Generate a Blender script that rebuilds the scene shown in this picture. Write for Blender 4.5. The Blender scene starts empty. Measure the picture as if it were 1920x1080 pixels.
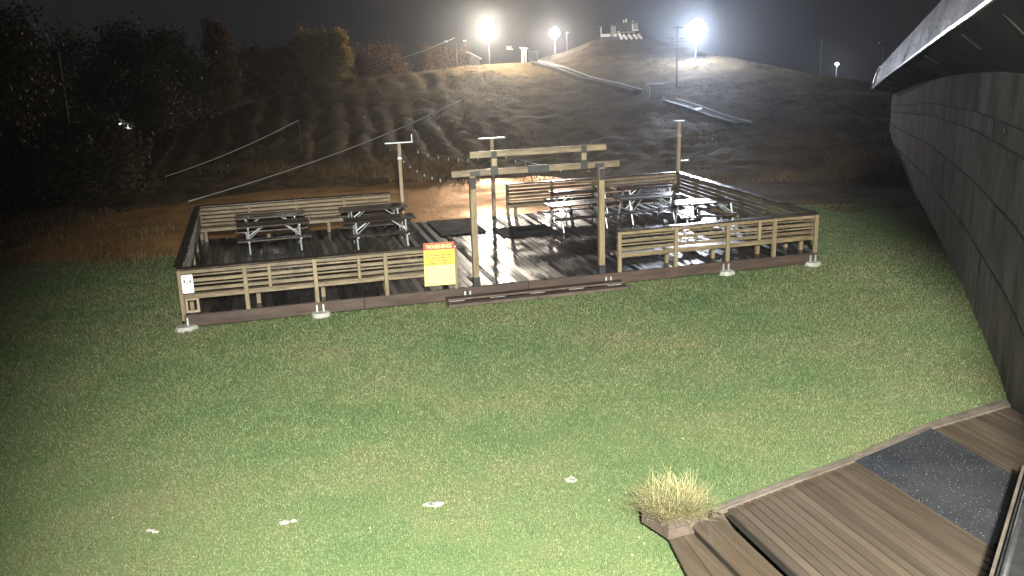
import bpy, bmesh, math, random
import numpy as np
from mathutils import Vector, Matrix, noise
R = math.radians
random.seed(7)
rng = np.random.default_rng(7)
S = bpy.context.scene
COL = S.collection

# ------------------------------------------------------------------ camera
F, PITCH, ROLL, EYE = 1743.09, R(15.08), R(1.81), 5.773
_f = np.array([0, math.cos(PITCH), -math.sin(PITCH)])
_u0 = np.array([0, math.sin(PITCH), math.cos(PITCH)]); _r0 = np.array([1., 0, 0])
_r = math.cos(ROLL)*_r0 - math.sin(ROLL)*_u0
_u = math.sin(ROLL)*_r0 + math.cos(ROLL)*_u0
cd = bpy.data.cameras.new('camera'); cam = bpy.data.objects.new('camera', cd); COL.objects.link(cam)
cd.sensor_width = 36; cd.lens = F/1920*36; cd.clip_end = 2000; cd.clip_start = 0.1
M = Matrix(((_r[0], _u[0], -_f[0], 0), (_r[1], _u[1], -_f[1], 0), (_r[2], _u[2], -_f[2], EYE), (0, 0, 0, 1)))
cam.matrix_world = M
S.camera = cam

# ------------------------------------------------------------------ night sky
W = bpy.data.worlds.new('World'); S.world = W; W.use_nodes = True
nt = W.node_tree; nt.nodes.clear()
out = nt.nodes.new('ShaderNodeOutputWorld'); bg = nt.nodes.new('ShaderNodeBackground')
sky = nt.nodes.new('ShaderNodeTexSky'); sky.sky_type = 'NISHITA'; sky.sun_disc = False
sky.sun_elevation = R(1.0); sky.sun_rotation = R(25); sky.dust_density = 6; sky.air_density = 2
hs = nt.nodes.new('ShaderNodeHueSaturation'); hs.inputs['Saturation'].default_value = 0.16
mxs = nt.nodes.new('ShaderNodeMix'); mxs.data_type = 'RGBA'; mxs.inputs[0].default_value = 0.6
mxs.inputs[7].default_value = (1.0, .95, 1.08, 1)
bg.inputs['Strength'].default_value = 0.021
tcw = nt.nodes.new('ShaderNodeTexCoord'); sxw = nt.nodes.new('ShaderNodeSeparateXYZ'); cxw = nt.nodes.new('ShaderNodeCombineXYZ'); mzw = nt.nodes.new('ShaderNodeMath'); mzw.operation = 'MAXIMUM'; mzw.inputs[1].default_value = .04
nt.links.new(tcw.outputs['Generated'], sxw.inputs[0]); nt.links.new(sxw.outputs[0], cxw.inputs[0]); nt.links.new(sxw.outputs[1], cxw.inputs[1])
nt.links.new(sxw.outputs[2], mzw.inputs[0]); nt.links.new(mzw.outputs[0], cxw.inputs[2]); nt.links.new(cxw.outputs[0], sky.inputs[0])
nt.links.new(sky.outputs[0], hs.inputs['Color']); nt.links.new(hs.outputs[0], mxs.inputs[6])
nt.links.new(mxs.outputs[2], bg.inputs['Color']); nt.links.new(bg.outputs[0], out.inputs[0])
S.view_settings.view_transform = 'Standard'; S.view_settings.look = 'None'
S.view_settings.exposure = 0; S.view_settings.gamma = 1
S.render.engine = 'CYCLES'
S.cycles.use_denoising = True
S.cycles.max_bounces = 6; S.cycles.volume_bounces = 0
S.cycles.sample_clamp_indirect = 3
HAZE = 0.0008

# ------------------------------------------------------------------ helpers: rays of the photograph -> places
def ray(x, y): return _f*F + _r*(x-960) + _u*(540-y)
def un(x, y, z=0.0):
    d = ray(x, y); t = (z-EYE)/d[2]
    return Vector((d[0]*t, d[1]*t, z))
def at(x, y, dist):
    d = ray(x, y); t = dist/math.hypot(d[0], d[1])
    return Vector((d[0]*t, d[1]*t, EYE+d[2]*t))
def fbm(x, y, s=1.0, o=4, z=0.0):
    v = 0; a = 1; f = s
    for i in range(o):
        v += a*noise.noise((x*f, y*f, z+i*7.3)); a *= .5; f *= 2.03
    return v

# ------------------------------------------------------------------ helpers: scene objects
def link(o, parent=None):
    COL.objects.link(o)
    if parent is not None: o.parent = parent
    return o
def tag(o, label=None, cat=None, group=None, kind=None):
    if label: o['label'] = label
    if cat: o['category'] = cat
    if group: o['group'] = group
    if kind: o['kind'] = kind
    return o
def empty(name, loc=(0, 0, 0), rz=0.0, label=None, cat=None, group=None):
    o = bpy.data.objects.new(name, None); o.empty_display_size = .2
    o.location = loc; o.rotation_euler = (0, 0, rz); link(o)
    return tag(o, label, cat, group)
class MB:
    def __init__(s): s.v = []; s.f = []
    def box(s, c, size, rot=None):
        n = len(s.v); hx, hy, hz_ = size[0]/2, size[1]/2, size[2]/2
        for sx, sy, sz in ((-1,-1,-1),(1,-1,-1),(1,1,-1),(-1,1,-1),(-1,-1,1),(1,-1,1),(1,1,1),(-1,1,1)):
            p = Vector((sx*hx, sy*hy, sz*hz_))
            if rot is not None: p = rot @ p
            s.v.append(tuple(p+Vector(c)))
        s.f += [tuple(n+i for i in q) for q in ((3,2,1,0),(4,5,6,7),(0,1,5,4),(1,2,6,5),(2,3,7,6),(3,0,4,7))]
        return s
    def bar(s, a, b, w, h, upv=(0, 0, 1)):
        a = Vector(a); b = Vector(b); d = b-a; L = d.length; d = d/L
        up = Vector(upv)
        if abs(d.dot(up)) > .99: up = Vector((0, 1, 0))
        side = d.cross(up).normalized(); up = side.cross(d)
        rot = Matrix((side, d, up)).transposed()
        return s.box((a+b)/2, (w, L, h), rot)
    def tube(s, pts, rad, n=8, cap=True):
        pts = [Vector(p) for p in pts]; rad = rad if hasattr(rad, '__len__') else [rad]*len(pts)
        base = len(s.v); prev = None
        for i, p in enumerate(pts):
            d = (pts[min(i+1, len(pts)-1)]-pts[max(i-1, 0)]).normalized()
            ref = Vector((1, 0, 0)) if abs(d.x) < .8 else Vector((0, 1, 0))
            if prev is not None: ref = prev
            a = (ref-d*ref.dot(d)).normalized(); b = d.cross(a); prev = a
            for k in range(n):
                t = 2*math.pi*k/n; s.v.append(tuple(p+(a*math.cos(t)+b*math.sin(t))*rad[i]))
        for i in range(len(pts)-1):
            for k in range(n):
                q = base+i*n; s.f.append((q+k, q+(k+1) % n, q+n+(k+1) % n, q+n+k))
        if cap:
            s.f.append(tuple(base+k for k in reversed(range(n)))); q = base+(len(pts)-1)*n
            s.f.append(tuple(q+k for k in range(n)))
        return s
    def prism(s, poly, z0, z1):   # poly: list of (x,y) ; z0/z1 numbers
        n = len(s.v); k = len(poly)
        for p in poly: s.v.append((p[0], p[1], z0))
        for p in poly: s.v.append((p[0], p[1], z1))
        s.f.append(tuple(n+i for i in reversed(range(k)))); s.f.append(tuple(n+k+i for i in range(k)))
        for i in range(k): s.f.append((n+i, n+(i+1) % k, n+k+(i+1) % k, n+k+i))
        return s
    def hexa(s, bot, top):
        n = len(s.v); s.v += [tuple(p) for p in bot]+[tuple(p) for p in top]
        s.f += [tuple(n+i for i in q) for q in ((3,2,1,0),(4,5,6,7),(0,1,5,4),(1,2,6,5),(2,3,7,6),(3,0,4,7))]
        return s
    def mesh(s, name, mat, smooth=False, fix=True):
        m = bpy.data.meshes.new(name); m.from_pydata(s.v, [], s.f)
        if fix:
            bm = bmesh.new(); bm.from_mesh(m); bmesh.ops.recalc_face_normals(bm, faces=bm.faces); bm.to_mesh(m); bm.free()
        if mat: m.materials.append(mat)
        if smooth: m.polygons.foreach_set('use_smooth', [True]*len(m.polygons))
        return m
    def build(s, name, mat, parent=None, smooth=False, bevel=0.0):
        o = link(bpy.data.objects.new(name, s.mesh(name, mat, smooth)), parent)
        if bevel:
            b = o.modifiers.new('bevel', 'BEVEL'); b.width = bevel; b.segments = 1; b.limit_method = 'ANGLE'
        return o
def one(name, mat, parent, c, size, rot=None, bevel=0.0): return MB().box(c, size, rot).build(name, mat, parent, bevel=bevel)
def copy_tree(o, parent=None, loc=None, rz=None):
    c = o.copy(); COL.objects.link(c); c.parent = parent
    if loc is not None: c.location = loc
    if rz is not None: c.rotation_euler.z = rz
    for ch in o.children: copy_tree(ch, c)
    return c
def raw_mesh(name, V, Fq, mat, attr=None):
    """numpy arrays -> mesh (Fq: n x 3 or n x 4)"""
    m = bpy.data.meshes.new(name); k = Fq.shape[1]
    m.vertices.add(len(V)); m.vertices.foreach_set('co', np.asarray(V, np.float32).ravel())
    m.loops.add(Fq.size); m.loops.foreach_set('vertex_index', Fq.astype(np.int32).ravel())
    m.polygons.add(len(Fq)); m.polygons.foreach_set('loop_start', np.arange(0, Fq.size, k, dtype=np.int32))
    m.polygons.foreach_set('loop_total', np.full(len(Fq), k, np.int32))
    m.update(calc_edges=True)
    if attr is not None:
        a = m.attributes.new('rnd', 'FLOAT', 'POINT'); a.data.foreach_set('value', np.asarray(attr, np.float32))
    m.materials.append(mat); return m

# ------------------------------------------------------------------ materials
def mat(name, cols, rough=(.6, .8), scale=3.0, stretch=(1, 1, 1), bump=0.0, bscale=None, metal=0.0, detail=6,
        rnd=0.0, spec=0.5, attr=False, coat=0.0, trans=0.0, coord='Object', rscale=None, rrnd=0.0, rotz=None):
    m = bpy.data.materials.new(name); m.use_nodes = True; t = m.node_tree; N = t.nodes; L = t.links
    p = N['Principled BSDF']; p.inputs['Metallic'].default_value = metal
    p.inputs['Specular IOR Level'].default_value = spec
    p.inputs['Coat Weight'].default_value = coat
    tc = N.new('ShaderNodeTexCoord'); mp = N.new('ShaderNodeMapping'); mp.inputs['Scale'].default_value = stretch
    if rotz is not None: mp.vector_type = 'TEXTURE'; mp.inputs['Rotation'].default_value = (0, 0, rotz); mp.inputs['Scale'].default_value = tuple(1/k for k in stretch)
    if coord == 'World':
        g = N.new('ShaderNodeNewGeometry'); L.new(g.outputs['Position'], mp.inputs['Vector'])
    else:
        oi = N.new('ShaderNodeObjectInfo'); ad = N.new('ShaderNodeVectorMath'); ad.operation = 'ADD'
        ml = N.new('ShaderNodeVectorMath'); ml.operation = 'SCALE'; ml.inputs['Scale'].default_value = 37.0
        cb = N.new('ShaderNodeCombineXYZ')
        for i in range(3): L.new(oi.outputs['Random'], cb.inputs[i])
        L.new(cb.outputs[0], ml.inputs[0]); L.new(tc.outputs['Object'], ad.inputs[0]); L.new(ml.outputs[0], ad.inputs[1])
        L.new(ad.outputs[0], mp.inputs['Vector'])
    nz = N.new('ShaderNodeTexNoise'); nz.inputs['Scale'].default_value = scale; nz.inputs['Detail'].default_value = detail
    nz.inputs['Roughness'].default_value = .65
    L.new(mp.outputs[0], nz.inputs['Vector'])
    cr = N.new('ShaderNodeValToRGB'); e = cr.color_ramp.elements
    lo, hi = .3, .7
    e[0].position = lo; e[0].color = (*cols[0], 1); e[1].position = hi; e[1].color = (*cols[-1], 1)
    for i, c in enumerate(cols[1:-1]):
        k = e.new(lo+(hi-lo)*(i+1)/(len(cols)-1)); k.color = (*c, 1)
    fac = nz.outputs['Fac']
    if attr:
        at_ = N.new('ShaderNodeAttribute'); at_.attribute_name = 'rnd'
        ma = N.new('ShaderNodeMath'); ma.operation = 'MULTIPLY_ADD'; ma.inputs[1].default_value = .18; ma.inputs[2].default_value = -.09
        L.new(at_.outputs['Fac'], ma.inputs[0]); sm = N.new('ShaderNodeMath'); sm.operation = 'ADD'
        L.new(ma.outputs[0], sm.inputs[0]); L.new(nz.outputs['Fac'], sm.inputs[1]); fac = sm.outputs[0]
    L.new(fac, cr.inputs['Fac']); csock = cr.outputs['Color']
    if rnd:
        oi2 = N.new('ShaderNodeObjectInfo'); mr = N.new('ShaderNodeMapRange')
        mr.inputs[3].default_value = 1-rnd; mr.inputs[4].default_value = 1+rnd; L.new(oi2.outputs['Random'], mr.inputs[0])
        h = N.new('ShaderNodeHueSaturation'); L.new(mr.outputs[0], h.inputs['Value']); L.new(csock, h.inputs['Color']); csock = h.outputs[0]
    L.new(csock, p.inputs['Base Color'])
    nr = N.new('ShaderNodeTexNoise'); nr.inputs['Scale'].default_value = rscale or scale*.7; nr.inputs['Detail'].default_value = 4
    L.new(mp.outputs[0], nr.inputs['Vector'])
    mr2 = N.new('ShaderNodeMapRange'); mr2.inputs[1].default_value = .35; mr2.inputs[2].default_value = .65
    mr2.inputs[3].default_value = rough[0]; mr2.inputs[4].default_value = rough[1]
    L.new(nr.outputs['Fac'], mr2.inputs[0]); rs = mr2.outputs[0]
    if rrnd:
        o3 = N.new('ShaderNodeObjectInfo'); m3 = N.new('ShaderNodeMath'); m3.operation = 'MULTIPLY_ADD'; m3.inputs[1].default_value = 2*rrnd; m3.inputs[2].default_value = -.5*rrnd
        a3 = N.new('ShaderNodeMath'); a3.operation = 'ADD'; a3.use_clamp = True; L.new(o3.outputs['Random'], m3.inputs[0]); L.new(m3.outputs[0], a3.inputs[0]); L.new(rs, a3.inputs[1]); rs = a3.outputs[0]
    L.new(rs, p.inputs['Roughness'])
    if bump:
        b = N.new('ShaderNodeBump'); b.inputs['Strength'].default_value = bump; b.inputs['Distance'].default_value = .02
        n2 = N.new('ShaderNodeTexNoise'); n2.inputs['Scale'].default_value = bscale or scale*3; n2.inputs['Detail'].default_value = 5
        L.new(mp.outputs[0], n2.inputs['Vector']); L.new(n2.outputs['Fac'], b.inputs['Height']); L.new(b.outputs[0], p.inputs['Normal'])
    if trans:
        p.inputs['Subsurface Weight'].default_value = 0
        tr = N.new('ShaderNodeBsdfTranslucent'); L.new(csock, tr.inputs['Color']); mx = N.new('ShaderNodeMixShader')
        mx.inputs[0].default_value = trans; L.new(p.outputs[0], mx.inputs[1]); L.new(tr.outputs[0], mx.inputs[2])
        L.new(mx.outputs[0], N['Material Output'].inputs['Surface'])
    return m
def emit(name, col, strength):
    m = bpy.data.materials.new(name); m.use_nodes = True; p = m.node_tree.nodes['Principled BSDF']
    p.inputs['Base Color'].default_value = (*col, 1); p.inputs['Emission Color'].default_value = (*col, 1)
    p.inputs['Emission Strength'].default_value = strength
    m.cycles.emission_sampling = 'NONE'
    return m
MT = dict(
    lawn=mat('lawn_soil', [(.052, .090, .032), (.078, .112, .042), (.105, .115, .052)], (.75, .95), .33, bump=.6, bscale=22, coord='World', spec=.3),
    blade=mat('grass_blade', [(.072, .116, .048), (.105, .142, .061), (.130, .150, .071), (.168, .155, .083)], (.5, .75), .33, coord='World', attr=True, spec=.3, trans=.25),
    dirt=mat('wet_dirt', [(.24, .135, .056), (.36, .21, .09), (.48, .29, .13)], (.42, .65), .9, bump=1.0, bscale=6, coord='World', spec=.5),
    hill=mat('hill_turf', [(.04, .028, .015), (.085, .061, .032), (.145, .106, .056)], (.85, 1.0), .5, bump=1.0, bscale=7, coord='World', spec=.06),
    turf=mat('rough_turf', [(.04, .03, .016), (.08, .06, .032), (.135, .10, .054)], (.7, .9), .4, coord='World', attr=True, spec=.1, trans=.5),
    reed=mat('dry_grass', [(.07, .045, .022), (.12, .078, .037), (.18, .125, .06)], (.6, .8), .6, coord='World', attr=True, spec=.2, trans=.2),
    pine=mat('treated_pine', [(.042, .030, .016), (.11, .083, .046), (.185, .142, .082)], (.4, .6), 2.2, (1, 1, 6), bump=.25, bscale=14, rnd=.16),
    pine_v=mat('treated_pine_post', [(.07, .053, .031), (.135, .104, .06), (.185, .145, .086)], (.45, .65), 2.5, (5, 5, .6), bump=.2, bscale=14, rnd=.12),
    pine_shaded=mat('shaded_pine', [(.028, .022, .015), (.055, .043, .029), (.09, .07, .046)], (.4, .65), 2.2, (1, 1, 6), bump=.25, bscale=14, rnd=.2),  # pine darkened for the side rails, backlit shade put into the colour
    capw=mat('wet_cap_board', [(.018, .013, .010), (.04, .028, .020)], (.18, .4), 3, bump=.2, rnd=.2),
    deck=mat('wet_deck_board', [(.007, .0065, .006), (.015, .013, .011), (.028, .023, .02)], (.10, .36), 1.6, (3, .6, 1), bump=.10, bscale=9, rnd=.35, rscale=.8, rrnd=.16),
    fascia=mat('brown_fascia', [(.016, .009, .006), (.034, .019, .013), (.055, .032, .023)], (.55, .8), 2, (.6, 1, 4), bump=.25, bscale=10, rnd=.12),
    tabw=mat('table_wood_wet', [(.018, .012, .010), (.04, .027, .022)], (.15, .4), 2, (.5, 4, 1), bump=.15, rnd=.2),
    galv=mat('galvanised_steel', [(.38, .41, .43), (.55, .58, .60)], (.3, .5), 8, metal=.6),
    black=mat('black_steel', [(.012, .012, .013), (.022, .022, .024)], (.35, .55), 6),
    conc=mat('concrete', [(.16, .16, .145), (.27, .27, .25), (.36, .36, .33)], (.7, .9), 5, bump=.6, bscale=16),
    rubber=mat('rubber_mat', [(.006, .007, .008), (.013, .014, .016)], (.75, .9), 5, bump=.3, bscale=40, spec=.12),
    polew=mat('weathered_pole', [(.16, .12, .08), (.26, .20, .14)], (.5, .75), 3, (5, 5, .5), bump=.2, rnd=.15),
    ldeck=mat('weathered_deck_board', [(.029, .021, .014), (.038, .028, .019), (.048, .036, .025)], (.45, .65), 1.3, (.5, 6, 3), bump=.3, bscale=4, rnd=.25, rotz=R(-70)),
    curb=mat('grey_curb_board', [(.04, .033, .026), (.072, .06, .047), (.105, .087, .07)], (.5, .7), 2, bump=.3, rnd=.1),
    plant=mat('planter_wood', [(.03, .021, .016), (.052, .038, .029), (.085, .065, .051)], (.55, .8), 3, bump=.4),
    clad=mat('weathered_cladding', [(.052, .046, .038), (.098, .088, .074), (.155, .14, .12)], (.8, .95), 1.6, (1, 1, .45), bump=.2, bscale=9, rnd=.2, spec=.12),
    eavem=mat('eave_metal', [(.075, .085, .105), (.12, .135, .165)], (.5, .65), 1.2, spec=.3),
    lip=mat('drip_edge_metal', [(.6, .62, .66), (.75, .77, .8)], (.25, .4), 4, metal=.5),
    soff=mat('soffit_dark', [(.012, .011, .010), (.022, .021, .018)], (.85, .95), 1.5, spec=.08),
    vent=mat('soffit_vent', [(.35, .35, .33), (.5, .5, .47)], (.5, .7), 12),
    bark=mat('bark', [(.035, .028, .02), (.075, .06, .045)], (.8, .95), 5, (4, 4, .6), bump=.6),
    white=mat('white_paint', [(.62, .63, .62), (.76, .77, .76)], (.4, .6), 3),
    grey=mat('grey_siding', [(.20, .19, .17), (.30, .29, .27)], (.6, .8), 2, bump=.2),
    dark=mat('dark_siding', [(.03, .03, .034), (.06, .06, .066)], (.5, .75), 2, bump=.2),
    cable=mat('steel_rope', [(.30, .30, .29), (.42, .42, .40)], (.5, .7), 3),
    yellow=mat('sign_yellow', [(.46, .36, .035), (.52, .41, .05)], (.35, .5), 2),
    red=mat('sign_red', [(.34, .035, .035), (.40, .05, .045)], (.35, .5), 2),
    signw=mat('sign_white', [(.55, .54, .54), (.62, .61, .61)], (.35, .5), 2),
    cream=mat('sign_cream', [(.50, .44, .15), (.55, .49, .19)], (.35, .5), 2),
    ink=mat('sign_ink', [(.03, .03, .03), (.05, .05, .05)], (.5, .6), 2),
    pink=mat('sign_pink', [(.7, .35, .5), (.75, .4, .55)], (.5, .6), 2),
    glass=mat('dark_glass', [(.02, .022, .026), (.03, .033, .038)], (.4, .5), 2),
    bulb=mat('glass_bulb', [(.16, .15, .13), (.24, .22, .2)], (.35, .5), 3),
    straw=mat('ornamental_grass', [(.09, .13, .06), (.22, .21, .10), (.34, .30, .17)], (.5, .7), 2.5, coord='World', attr=True, spec=.3, trans=.3),
    stone=mat('pale_stone', [(.10, .095, .085), (.33, .32, .30)], (.7, .9), 9, bump=.8, bscale=30),
    leafy=mat('leaf_yellow', [(.13, .095, .036), (.22, .155, .06), (.33, .235, .09)], (.5, .7), 1.2, coord='World', attr=True, spec=.2, trans=.45),
    leafo=mat('leaf_orange', [(.05, .03, .016), (.10, .055, .026), (.16, .09, .04)], (.5, .7), 1.2, coord='World', attr=True, spec=.3, trans=.3),
    leafd=mat('leaf_dark', [(.045, .042, .02), (.08, .066, .03), (.13, .095, .042)], (.5, .7), 1.2, coord='World', attr=True, spec=.3, trans=.2),
    litter=mat('fallen_leaf', [(.10, .07, .03), (.35, .30, .15), (.5, .46, .3)], (.5, .8), 3, coord='World', attr=True),
)

MT['dirt'].node_tree.nodes['Principled BSDF'].inputs['Specular Tint'].default_value = (1, .60, .28, 1)   # wet clay
MT['dirt'].node_tree.nodes['Principled BSDF'].inputs['Metallic'].default_value = .45

# ------------------------------------------------------------------ terrain
CREST = [(-1500, 330, 60), (0, 300, 62), (250, 262, 62), (400, 215, 64), (480, 190, 66), (620, 152, 70), (760, 138, 76), (880, 122, 80), (985, 117, 84),
         (1060, 97, 90), (1110, 76, 93), (1200, 70, 94), (1300, 93, 84), (1400, 113, 78), (1500, 134, 75), (1600, 150, 73), (1660, 160, 72), (1800, 180, 72), (3200, 300, 72)]
_ca = []
def sc(d): return 40+(d-40)*.62 if d > 40 else d     # depth of the hill
for x, y, d in CREST:
    d = sc(d); p = at(x, y, d); _ca.append((math.atan2(p.x, p.y), d, p.z))
_ca = np.array(_ca)
DB = 38.0
def hill0(az, d):
    dc = np.interp(az, _ca[:, 0], _ca[:, 1]); zc = np.interp(az, _ca[:, 0], _ca[:, 2])
    t = np.clip((d-DB)/(dc-DB), 0, 1)
    s = t*t*(2.2-1.2*t)*.35+t*.65
    z = zc*s
    return np.where(d > dc, zc-(d-dc)*.10-((d-dc)**2)*.002, z), t
def ground(x, y):
    d = math.hypot(x, y); az = math.atan2(x, y)
    if d < DB: return 0.0
    z, t = hill0(az, d); z = float(z); t = float(t)
    w = min(1, t*8)*(1 if t < .94 else max(0.15, (1-t)/.06))
    s = x*.972+y*.22+1.1*fbm(x, y, .06, 2, 3.1)
    left = max(0, min(1, (2-x)/6.0))
    am = (.05+.24*left)*(0.6+.8*max(0, .5+fbm(x, y, .05, 2, 9)))
    s += .35*fbm(x, y, .35, 3, 7); fur = abs(math.sin(math.pi*s/1.3)); z += w*(am*(fur-.5)*1.3*max(.15, .75+.9*fbm(x, y, .12, 2, 17))+.10*fbm(x, y, .25, 3, 1.0)+.09*fbm(x, y, 1.3, 3, 5))
    return max(z, -30)
def hit(x, y, lo=38.0, hi=130.0):
    d = lo
    while d < hi:
        p = at(x, y, d); g = float(hill0(math.atan2(p.x, p.y), d)[0])
        if p.z <= g: return Vector((p.x, p.y, ground(p.x, p.y)))
        d += .1
    p = at(x, y, hi); return p
def on_hill(x, d, y=120):
    p = at(x, y, sc(d)); return Vector((p.x, p.y, ground(p.x, p.y)))

lawn = raw_mesh('lawn', np.array([(-250, -60, -.002), (250, -60, -.002), (250, 55, -.002), (-250, 55, -.002)]), np.array([[0, 1, 2, 3]]), MT['lawn'])
lawn = tag(link(bpy.data.objects.new('lawn', lawn)), kind='structure')
na, nd = 420, 300
azs = np.linspace(R(-50), R(46), na); ds = DB-1+(120-DB+1)*np.linspace(0, 1, nd)**1.35
V = []
for d in ds:
    for a in azs:
        x, y = d*math.sin(a), d*math.cos(a)
        V.append((x, y, ground(x, y) if d > DB else -.03))
I = np.arange((nd-1)*(na-1)); r_, c_ = I//(na-1), I % (na-1)
Fq = np.stack([r_*na+c_, r_*na+c_+1, (r_+1)*na+c_+1, (r_+1)*na+c_], 1)
hm = raw_mesh('hill', np.array(V), Fq, MT['hill']); hm.polygons.foreach_set('use_smooth', [True]*len(hm.polygons))
tag(link(bpy.data.objects.new('hill', hm)), kind='structure')

# rough unmown ground between the lawn and the hill
V = []; nx, ny = 160, 14
for j in range(ny):
    for i in range(nx):
        a = R(-42)+R(76)*i/(nx-1); d0_ = 31.5+2.2*fbm(a*9, 1, 1.0, 4); d = d0_+(39.5-d0_)*j/(ny-1)
        x, y = d*math.sin(a), d*math.cos(a); V.append((x, y, -.015 if j == 0 else (.006+.05*max(0, fbm(x, y, .9, 3)) if j < ny-1 else ground(x, y)-.02)))
I = np.arange((ny-1)*(nx-1)); r_, c_ = I//(nx-1), I % (nx-1)
Fq = np.stack([r_*nx+c_, r_*nx+c_+1, (r_+1)*nx+c_+1, (r_+1)*nx+c_], 1)
rm = raw_mesh('rough_ground', np.array(V), Fq, MT['hill']); rm.polygons.foreach_set('use_smooth', [True]*len(rm.polygons))
tag(link(bpy.data.objects.new('rough_ground', rm)), kind='structure')
# worn dirt track behind the deck
V = []; nx, ny = 120, 24
for j in range(ny):
    for i in range(nx):
        x = -15+20*i/(nx-1); t = j/(ny-1)
        y0_ = 27.2+.16*(x+4)+.5*fbm(x, 0, .25, 2); y1_ = 40.2+.0*x+1.1*fbm(x, 5, .2, 3)
        if x > 1: y1_ -= (x-1)*1.6
        if x < -8: y1_ -= (-8-x)*1.1
        y = y0_+(y1_-y0_)*t
        e = min(t, 1-t)*ny
        V.append((x, y, .07+.05*min(1, e/3)*(.4+.6*fbm(x, y, .8, 3)) if 0 < j < ny-1 else -.02))
V = np.array(V); I = np.arange((ny-1)*(nx-1)); r_, c_ = I//(nx-1), I % (nx-1)
Fq = np.stack([r_*nx+c_, r_*nx+c_+1, (r_+1)*nx+c_+1, (r_+1)*nx+c_], 1)
dm = raw_mesh('dirt_track', V, Fq, MT['dirt']); dm.polygons.foreach_set('use_smooth', [True]*len(dm.polygons))
tag(link(bpy.data.objects.new('dirt_track', dm)), kind='structure')

# ------------------------------------------------------------------ grass
def blades(P, h, w, lean, seed, base_r=None):
    """P n x 3 roots -> triangles of bent blades (2 segments: a quad as two tris + tip)"""
    g = np.random.default_rng(seed); n = len(P)
    a = g.uniform(0, 2*np.pi, n); side = np.stack([np.cos(a), np.sin(a), 0*a], 1)
    b = g.uniform(0, 2*np.pi, n); ln = np.stack([np.cos(b), np.sin(b), 0*b], 1)
    hh = h*g.uniform(.6, 1.35, n)[:, None]; ww = w*g.uniform(.7, 1.3, n)[:, None]; le = lean*g.uniform(.2, 1.2, n)[:, None]
    up = np.array([0, 0, 1.])
    v0 = P-side*ww/2; v1 = P+side*ww/2
    m = P+up*hh*.55+ln*le*hh*.35; v2 = m-side*ww*.4; v3 = m+side*ww*.4
    v4 = P+up*hh*(1-.25*le)+ln*le*hh
    V = np.stack([v0, v1, v2, v3, v4], 1).reshape(-1, 3)
    k = (np.arange(n)*5)[:, None]
    T = np.concatenate([k+[0, 1, 3], k+[0, 3, 2], k+[2, 3, 4]], 0)
    return V, T, np.repeat(g.uniform(0, 1, n), 5)
DX, DY, DYAW = -7.0236, 18.956, R(14.876)
DW, DD = 15.253, 8.186
_U = np.array([math.cos(DYAW), math.sin(DYAW)]); _V = np.array([-math.sin(DYAW), math.cos(DYAW)])
def duv(P): q = P[:, :2]-[DX, DY]; return q@_U, q@_V
def scatter(n, y0, y1, dens_pow=1.0):
    # uniform over the wedge in front of the camera
    y = y0*np.exp(rng.uniform(0, 1, n)*math.log(y1/y0)); x = rng.uniform(-.62, .60, n)*y+rng.uniform(-.3, .3, n)
    return np.stack([x, y, 0*x], 1)
LE = [un(1330, 950, 0), un(1905, 745, 0)]          # outer edge of the lodge deck
def lawn_ok(P):
    u, v = duv(P); ok = ~((u > -.05) & (u < DW+.05) & (v > -.06) & (v < DD+.1))
    ok &= ~((u > 5.6) & (u < 10.0) & (v > -.62) & (v < 0))
    a, b = np.array(LE[0])[:2], np.array(LE[1])[:2]; d = (b-a)/np.linalg.norm(b-a); nrm = np.array([-d[1], d[0]])
    q = (P[:, :2]-a)@nrm; s = (P[:, :2]-a)@d
    c = np.array(un(1247, 1003, 0))[:2]; d2 = np.array(un(1345, 1190, 0))[:2]-c; n2 = np.array([-d2[1], d2[0]])
    ok &= ~((q < .02) & ((P[:, :2]-c)@n2 > 0))
    return ok
PP = np.concatenate([scatter(560000, 8.6, 31)])
pat = np.array([noise.noise((p[0]*.5, p[1]*.5, 0))+.6*noise.noise((p[0]*1.7, p[1]*1.7, 4)) for p in PP])
PP = PP[lawn_ok(PP) & (pat > rng.uniform(-1.4, -.2, len(PP)))]
far = np.clip((PP[:, 1]-9)/14, 0, 1)
clump = np.array([noise.noise((p[0]*2.6, p[1]*2.6, 9)) for p in PP])
V, T, A = blades(PP, ((.024+.022*far)*(1+.55*clump))[:, None], (.0065+.009*far)[:, None], .9, 3)
tag(link(bpy.data.objects.new('lawn_grass', raw_mesh('lawn_grass', V, T, MT['blade'], A))), 'short damp green lawn grass between the lodge and the deck', 'grass', kind='stuff')

# tall dry grass
def reed_patch(name, label, poly_px, n, h, seed, follow=False):
    g = np.random.default_rng(seed); P = []
    (xa, ya), (xb, yb) = poly_px
    for i in range(n):
        x = g.uniform(xa, xb); y = g.uniform(ya, yb)
        p = hit(x, y, 38) if follow else un(x, y, 0)
        e = (x-xa)/(xb-xa)
        ee = math.hypot((x-(xa+xb)/2)/((xb-xa)/2), .6*(y-(ya+yb)/2)/((yb-ya)/2))
        if noise.noise((p.x*.35, p.y*.35, seed))+.45-.9*ee**3 < g.uniform(-.5, .5): continue
        P.append((p.x, p.y, max(p.z, 0)-.01))
    P = np.array(P)
    V, T, A = blades(P, h, .035, .7, seed+1)
    return tag(link(bpy.data.objects.new(name, raw_mesh(name, V, T, MT['reed'], A))), label, 'grass', kind='stuff')
reed_patch('tall_grass', 'brown tall dry grass along the foot of the hill', ((330, 322), (900, 345)), 9000, .75, 21)
reed_patch('tall_grass', 'brown tall dry grass beyond the far end of the lodge wall', ((1555, 285), (1700, 345)), 4500, .7, 25)
reed_patch('tall_grass', 'dim tall dry grass under the trees at the left', ((-120, 400), (330, 500)), 4200, .32, 29)
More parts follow.
